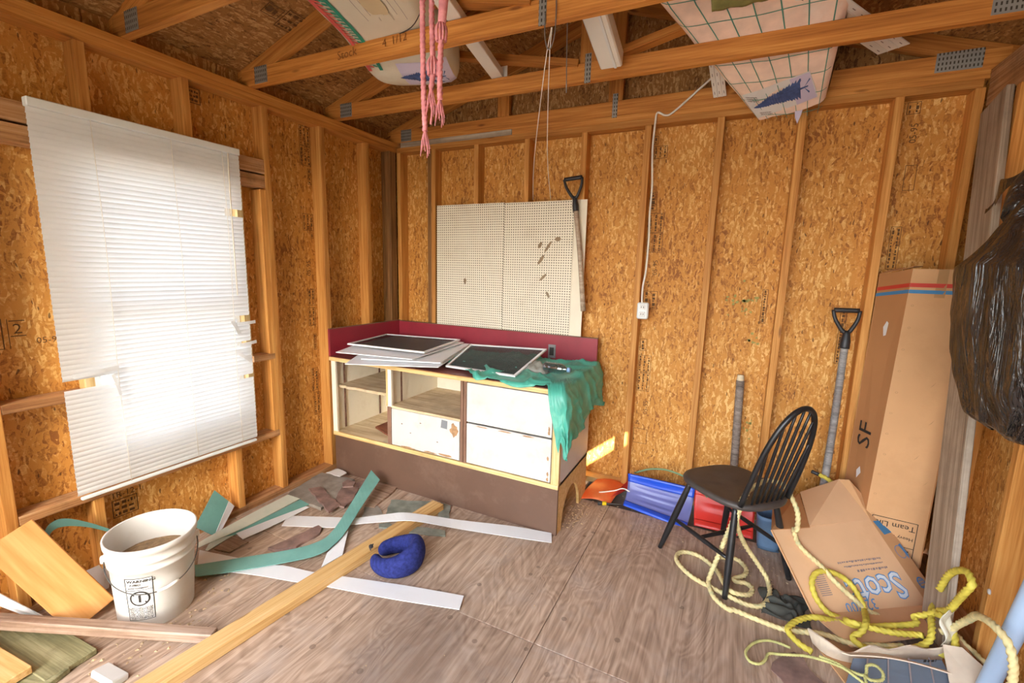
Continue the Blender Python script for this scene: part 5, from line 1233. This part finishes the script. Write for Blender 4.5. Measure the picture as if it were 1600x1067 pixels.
ink('green_letter_marks', gl, mU(.002), M['bag_green'], ib); ink('red_letter_marks', rl, mU(.002), M['bag_red'], ib)
ink('fine_print', [('rect', -.02+.03*k, -.25+.05*(k % 3), -.018+.03*k, .12-.04*(k % 2)) for k in range(7)], mU(.002), M['ink_grey'], ib)
ink('stain', [('poly', [(.06+.05*math.cos(t), .0+.09*math.sin(t)*(1+.2*math.sin(3*t))) for t in [k*math.pi/8 for k in range(16)]])], mU(.003), M['film_stain'], ib)
def firtree(x, y, L, W, ang, n=15):
    """printed conifer: jagged outline, tip at (x, y)"""
    l = []; r = []; c, s = math.cos(ang), math.sin(ang)
    for k in range(n):
        t = (k+1)/n; w = W*t**.85
        l += [(L*(t-.02), w*random.uniform(.88, 1.1)), (L*(t+.012), w*.70)]; r += [(L*(t-.02), -w*random.uniform(.88, 1.1)), (L*(t+.012), -w*.70)]
    items = []
    prev = (0, 0)
    for k in range(n):
        t0, t1 = k/n, (k+1)/n; w1 = W*t1**.8*random.uniform(.92, 1.08); w0 = W*t0**.8*.72
        q = [(L*t0, -w0), (L*t1, -w1), (L*t1, w1), (L*t0, w0)]
        items.append(('poly', [(x+a*c-d*s, y+a*s+d*c) for a, d in q]))
        for j in range(3):
            d0 = w1*random.uniform(-1, 1); q = [(L*t1, d0-.006), (L*t1+.014, d0+random.uniform(-.008, .008)), (L*t1, d0+.006)]
            items.append(('poly', [(x+a*c-d*s, y+a*s+d*c) for a, d in q]))
    q = [(L, -.006), (L*1.13, -.004), (L*1.13, .004), (L, .006)]; items.append(('poly', [(x+a*c-d*s, y+a*s+d*c) for a, d in q]))
    for sg_ in (-1, 1): q = [(L*1.06, 0), (L*1.16, sg_*.035), (L*1.15, sg_*.045)]; items.append(('poly', [(x+a*c-d*s, y+a*s+d*c) for a, d in q]))
    return items
ink('print_panel', [('rect', -.03, .42, .235, .62)], mU(.002), M['mauve'], ib)
ink('tree_print', firtree(-.045, .52, .22, .075, .02), mU(.004), M['tree_blue'], ib)
pf = quadsheet('paper_flap', [(.66, -1.12, 2.545), (.79, -1.05, 2.54), (.73, -.86, 2.60), (.58, -.98, 2.63)], .003, 'fibre_yellow', 'torn brown paper flap beside the wrapped insulation bundle', 'paper')
sc_ = tube('black_strap', [(.83, -1.17, 2.532), (.98, -1.18, 2.526), (1.12, -1.21, 2.526), (1.24, -1.29, 2.535)], .0022, M['grip'], ib, 5, 4)
# pink batt
pbt = thing('insulation_batt', (2.5, -.55, 2.53), 'pink insulation batt in clear gridded film hanging over a truss', 'insulation')
def pz_(x, y): return 2.540-.42*(y+.555)
XA = lambda y: 2.10+.59*(y+.755)*(1 if y > -.755 else .4); XB = lambda y: 2.815+.03*(y+.6)
def batt(a, b):          # a 0..1 left to right, b: y
    x = XA(b)+(XB(b)-XA(b))*a; bul = .012*math.sin(math.pi*a)**.5+.006*noise.noise(V((a*5, b*9, 0)))
    return V((x, b, pz_(x, b)-bul+.02*(max(0, abs(a-.5)-.42)/.08)**2))
YN, YE = -1.55, -.03
def ye(a): return YE-.075*a
def pb_(u, v):
    a = 2*math.pi*u; ca, sa = math.cos(a), math.sin(a)
    aa = .5+.5*math.copysign(abs(ca)**.4, ca); y = YN+(ye(aa)-YN)*v; p = batt(aa, y)
    if sa >= 0: p.z += .14*abs(sa)**.35*(.9 if ca > 0 else .8)
    return p
grid('film_wrap', 56, 40, pb_, M['pink_batt'], pbt, True)
ring = [pb_(k/28, 1) for k in range(28)]; c = sum(ring, V((0, 0, 0)))/28
obj('batt_end', [p-c for p in ring]+[V((0, .006, 0))], [(k, (k+1) % 28, 28) for k in range(28)], M['batt_edge'], pbt, Matrix.Translation(c), True)
obj('batt_side', [batt(1, YN+(ye(1)-YN)*k/20)+V((.006, 0, .012)) for k in range(21)]+[batt(1, YN+(ye(1)-YN)*k/20)+V((.010, 0, .125)) for k in range(21)], [(k, k+1, k+22, k+21) for k in range(20)], M['batt_edge'], pbt, None, True)
mP = lambda off: (lambda a, b: batt(a, b)-V((0, 0, off)))
gi = [('rect', .06+.145*k-.004, -1.5, .06+.145*k+.004, YE-.01) for k in range(7)]
ink('grid_print', gi, mP(.002), M['green_line'], pbt)
gi = []
for k in range(13):
    y = -1.45+.115*k
    if y < YE: gi += [('rect', .02, y-.002, .98, y+.002)]
ink('grid_print', gi, mP(.002), M['green_line'], pbt)
ink('paper_label', [('poly', [(.085, -.219), (.30, -.25), (.55, -.284), (.80, -.32), (.85, -.24), (.90, -.154), (.62, -.12), (.34, -.086), (.07, -.053), (.08, -.13)])], mP(.004), M['label_white'], pbt)
ink('label_print', [('poly', [(.66, -.125), (.89, -.154), (.80, -.315), (.62, -.29)])], mP(.005), M['mauve'], pbt)
ti = firtree(0, 0, .60, .062, 0, 18)
sq = lambda it: ('poly', [(.125+a*.98, -.135-.15*a+d) for a, d in it[1]])
ink('tree_print', [sq(i) for i in ti], mP(.006), M['tree_blue'], pbt)
ink('fine_print', [('bars', .11, -.21, .24, -.175, 3), ('bars', .16, -.10, .32, -.075, 2)], mP(.005), M['ink_grey'], pbt)
ts = quadsheet('torn_label', [(2.70, -.085, 2.36), (2.745, -.08, 2.365), (2.735, -.075, 2.31), (2.722, -.075, 2.265), (2.708, -.075, 2.30)], .0015, 'mauve', 'torn label scrap dangling from the pink batt', 'label')
mo = grid('foam_block', 20, 14, lambda u, v: V((2.32+.28*u, -.98+.22*v, 2.64-.22*v*.35+.012*noise.noise(V((u*6, v*6, 3)))-.02*math.sin(math.pi*u)*math.sin(math.pi*v))), M['moss'], None, True, .02); tag(mo, 'mossy green fibre piece on the pink batt', 'fibre scrap')
# white channel, downspout, vented soffit
wc = thing('vinyl_channel', (1.3, -1.0, 2.53), 'narrow white vinyl channel lying over two trusses', 'channel')
lumber('channel_base', (1.21, -.565, 2.534), (1.50, -2.1, 2.534), .070, .004, M['white_vinyl'], wc)
for s in (-1, 1):
    d = V((.29, -1.535, 0)).normalized(); w = V((-d.y, d.x, 0))*s*.034
    lumber('channel_lip', V((1.21, -.565, 2.552))+w, V((1.50, -2.1, 2.552))+w, .003, .036, M['white_vinyl'], wc)
link('channel_end', box_me('channel_end', .045, .004, .055), M['white_vinyl'], wc, frame((1.245, -.562, 2.565), (1, 0, 0), (0, 0, 1)))
for k in range(3): abox('rib', (1.231+.014*k, -.567, 2.545), (1.234+.014*k, -.5635, 2.588), M['rail'], wc)
ds = thing('downspout', (1.87, -.9, 2.45), 'white square downspout jutting out in front of a truss', 'downspout')
dd = V((1.852, -.63, 2.487))-V((1.90, -2.0, 2.735)); e0 = V((1.875, -.632, 2.489)); e1 = e0-dd.normalized()*1.45
lumber('spout_body', e0, e1, .105, .075, M['white_vinyl'], ds, bev=.006)
lumber('spout_groove', e0+V((.022, -.01, -.0375)), e1+V((.022, 0, -.0375)), .012, .006, M['rail'], ds, bev=.001)
def soffit(name, p, d, w, L, label):
    d = V(d).normalized(); t = thing(name, p, label, 'soffit panel'); p = V(p); wv = V((-d.y, d.x, 0))
    for k in range(3):
        o = wv*(w*(k-1)/3); lumber('soffit_board', p+o, p+o+d*L, w/3-.004, .006, M['white_vinyl'], t)
        for q in range(int(L/.07)): c = p+o+d*(.04+.07*q)-V((0, 0, .0035)); link('vent_slot', box_me('vent_slot', .022, .003, .001), M['ink_grey'], t, frame(c, d, (0, 0, 1)))
    for s in (-1, 1): lumber('soffit_ridge', p+wv*(w*s/6), p+wv*(w*s/6)+d*L, .006, .010, M['white_vinyl'], t)
soffit('soffit_panel', (3.07, -.135, 2.538), (-.56, -.80, .06), .13, 1.1, 'white vented soffit strip right of the pink batt')
soffit('soffit_panel', (2.335, -.01, 2.47), (-.05, -.6, .21), .075, .55, 'white vented soffit strip end left of the pink batt')
# pink rope tassels
for q, (pth, lab) in enumerate((
    ([(1.585, -1.742, 2.54), (1.586, -1.742, 2.278), (1.588, -1.742, 2.06), (1.594, -1.742, 1.90)], 'longest frayed pink rope hanging from the truss'),
    ([(1.62, -1.742, 2.54), (1.62, -1.742, 2.27), (1.624, -1.742, 2.09), (1.618, -1.742, 2.02)], 'middle knotted pink rope hanging from the truss'),
    ([(1.66, -1.742, 2.54), (1.657, -1.742, 2.263), (1.655, -1.742, 2.17), (1.651, -1.742, 2.08), (1.650, -1.742, 1.985)], 'right frayed pink rope hanging from the truss'))):
    rp_ = thing('pink_rope', pth[-1], lab, 'rope', 'pink ropes hanging from the ceiling')
    rope('braid', pth, .0088, M['rope_pink'], rp_, pitch=.045, fuzz=.12)
    e = V(pth[-1])
    for k in range(9):
        a = k*.7; tube('frayed_end', [e+V((0, 0, .01)), e+V((.010*math.cos(a), .010*math.sin(a), -.025)), e+V((.016*math.cos(a+.4), .014*math.sin(a+.4), -.05-.012*(k % 3)))], lambda t: .003*(1-.6*t), M['rope_pink'], rp_, 5, 3)
    if q:
        c = V(pth[-2])
        if q == 2: c = V((1.655, -1.742, 2.18))
        for k in range(10):
            a = k*.63; tube('frayed_knot', [c+V((0, 0, .03)), c+V((.016*math.cos(a), .016*math.sin(a), .005)), c+V((.014*math.cos(a), .014*math.sin(a), -.03))], .0032, M['rope_pink'], rp_, 5, 3)
    if q == 1: tube('thin_strand', [e+V((0, 0, -.02)), e+V((.002, 0, -.06)), e+V((-.003, 0, -.10))], .003, M['rope_pink'], rp_, 6, 3)
    if q == 2: tube('thick_fray', [V((1.66, -1.742, 2.54)), V((1.668, -1.742, 2.38)), V((1.664, -1.742, 2.27)), V((1.657, -1.742, 2.20))], lambda t: .018-.006*t, M['rope_pink'], rp_, 10, 4)
sg1 = tube('pull_string', [(1.757, -1.13, 2.44), (1.70, -1.05, 2.33), (1.42, -.50, 2.10), (1.206, -.02, 1.955)], .0021, M['cord_white'], None, 6, 4); tag(sg1, 'left white string slanting down to the pegboard', 'string', 'two strings tied to the truss')
sg2 = tube('pull_string', [(1.760, -1.13, 2.44), (1.72, -1.05, 2.34), (1.50, -.50, 2.11), (1.338, -.02, 1.95)], .0021, M['cord_white'], None, 6, 4); tag(sg2, 'right white string slanting down to the pegboard', 'string', 'two strings tied to the truss')
c1_ = tube('bead_chain', [(1.793, -1.182, 2.56), (1.796, -1.182, 2.45), (1.79, -1.182, 2.37), (1.772, -1.182, 2.335), (1.757, -1.182, 2.36), (1.751, -1.182, 2.40), (1.75, -1.182, 2.47)], .0026, M['metal'], None, 6, 6); tag(c1_, 'looped bead chain hanging on the front of the truss', 'chain')
c2_ = tube('bead_chain', [(1.82, -1.12, 2.47), (1.822, -1.12, 2.36), (1.828, -1.12, 2.19)], .0022, M['metal'], None, 6, 4); tag(c2_, 'straight thin chain hanging behind the truss', 'chain')
# ================================================================== CRUMBS
vv = []; ff = []
def flake(x, y, z, s):
    b = len(vv); a = random.uniform(0, 6.28); w = s*random.uniform(.3, .9)
    for dx, dy, dz in ((-s, -w, 0), (s, -w*.6, .0), (s*.7, w, 0), (-s*.8, w*.8, 0), (0, 0, s*.5)):
        vv.append((x+dx*math.cos(a)-dy*math.sin(a), y+dx*math.sin(a)+dy*math.cos(a), z+dz))
    ff.extend([(b, b+1, b+4), (b+1, b+2, b+4), (b+2, b+3, b+4), (b+3, b, b+4), (b+3, b+2, b+1, b)])
for cx, cy, sx, sy, n, s in ((.55, -2.05, .08, .13, 60, .008), (1.75, -.45, .05, .10, 90, .007), (1.9, -.9, .5, .6, 60, .004), (.5, -1.6, .4, .4, 60, .004), (2.3, -.33, .3, .05, 60, .006), (2.75, -.45, .1, .12, 80, .005), (.6, -2.25, .15, .1, 40, .007), (1.2, -.85, .3, .08, 40, .005)):
    for k in range(n): flake(random.gauss(cx, sx), random.gauss(cy, sy), .0005, s*random.uniform(.4, 1.2))
cr_ = obj('crumbs', vv, ff, M['crumb']); tag(cr_, 'scattered wood crumbs and leaf bits on the floor', 'debris', kind='stuff')
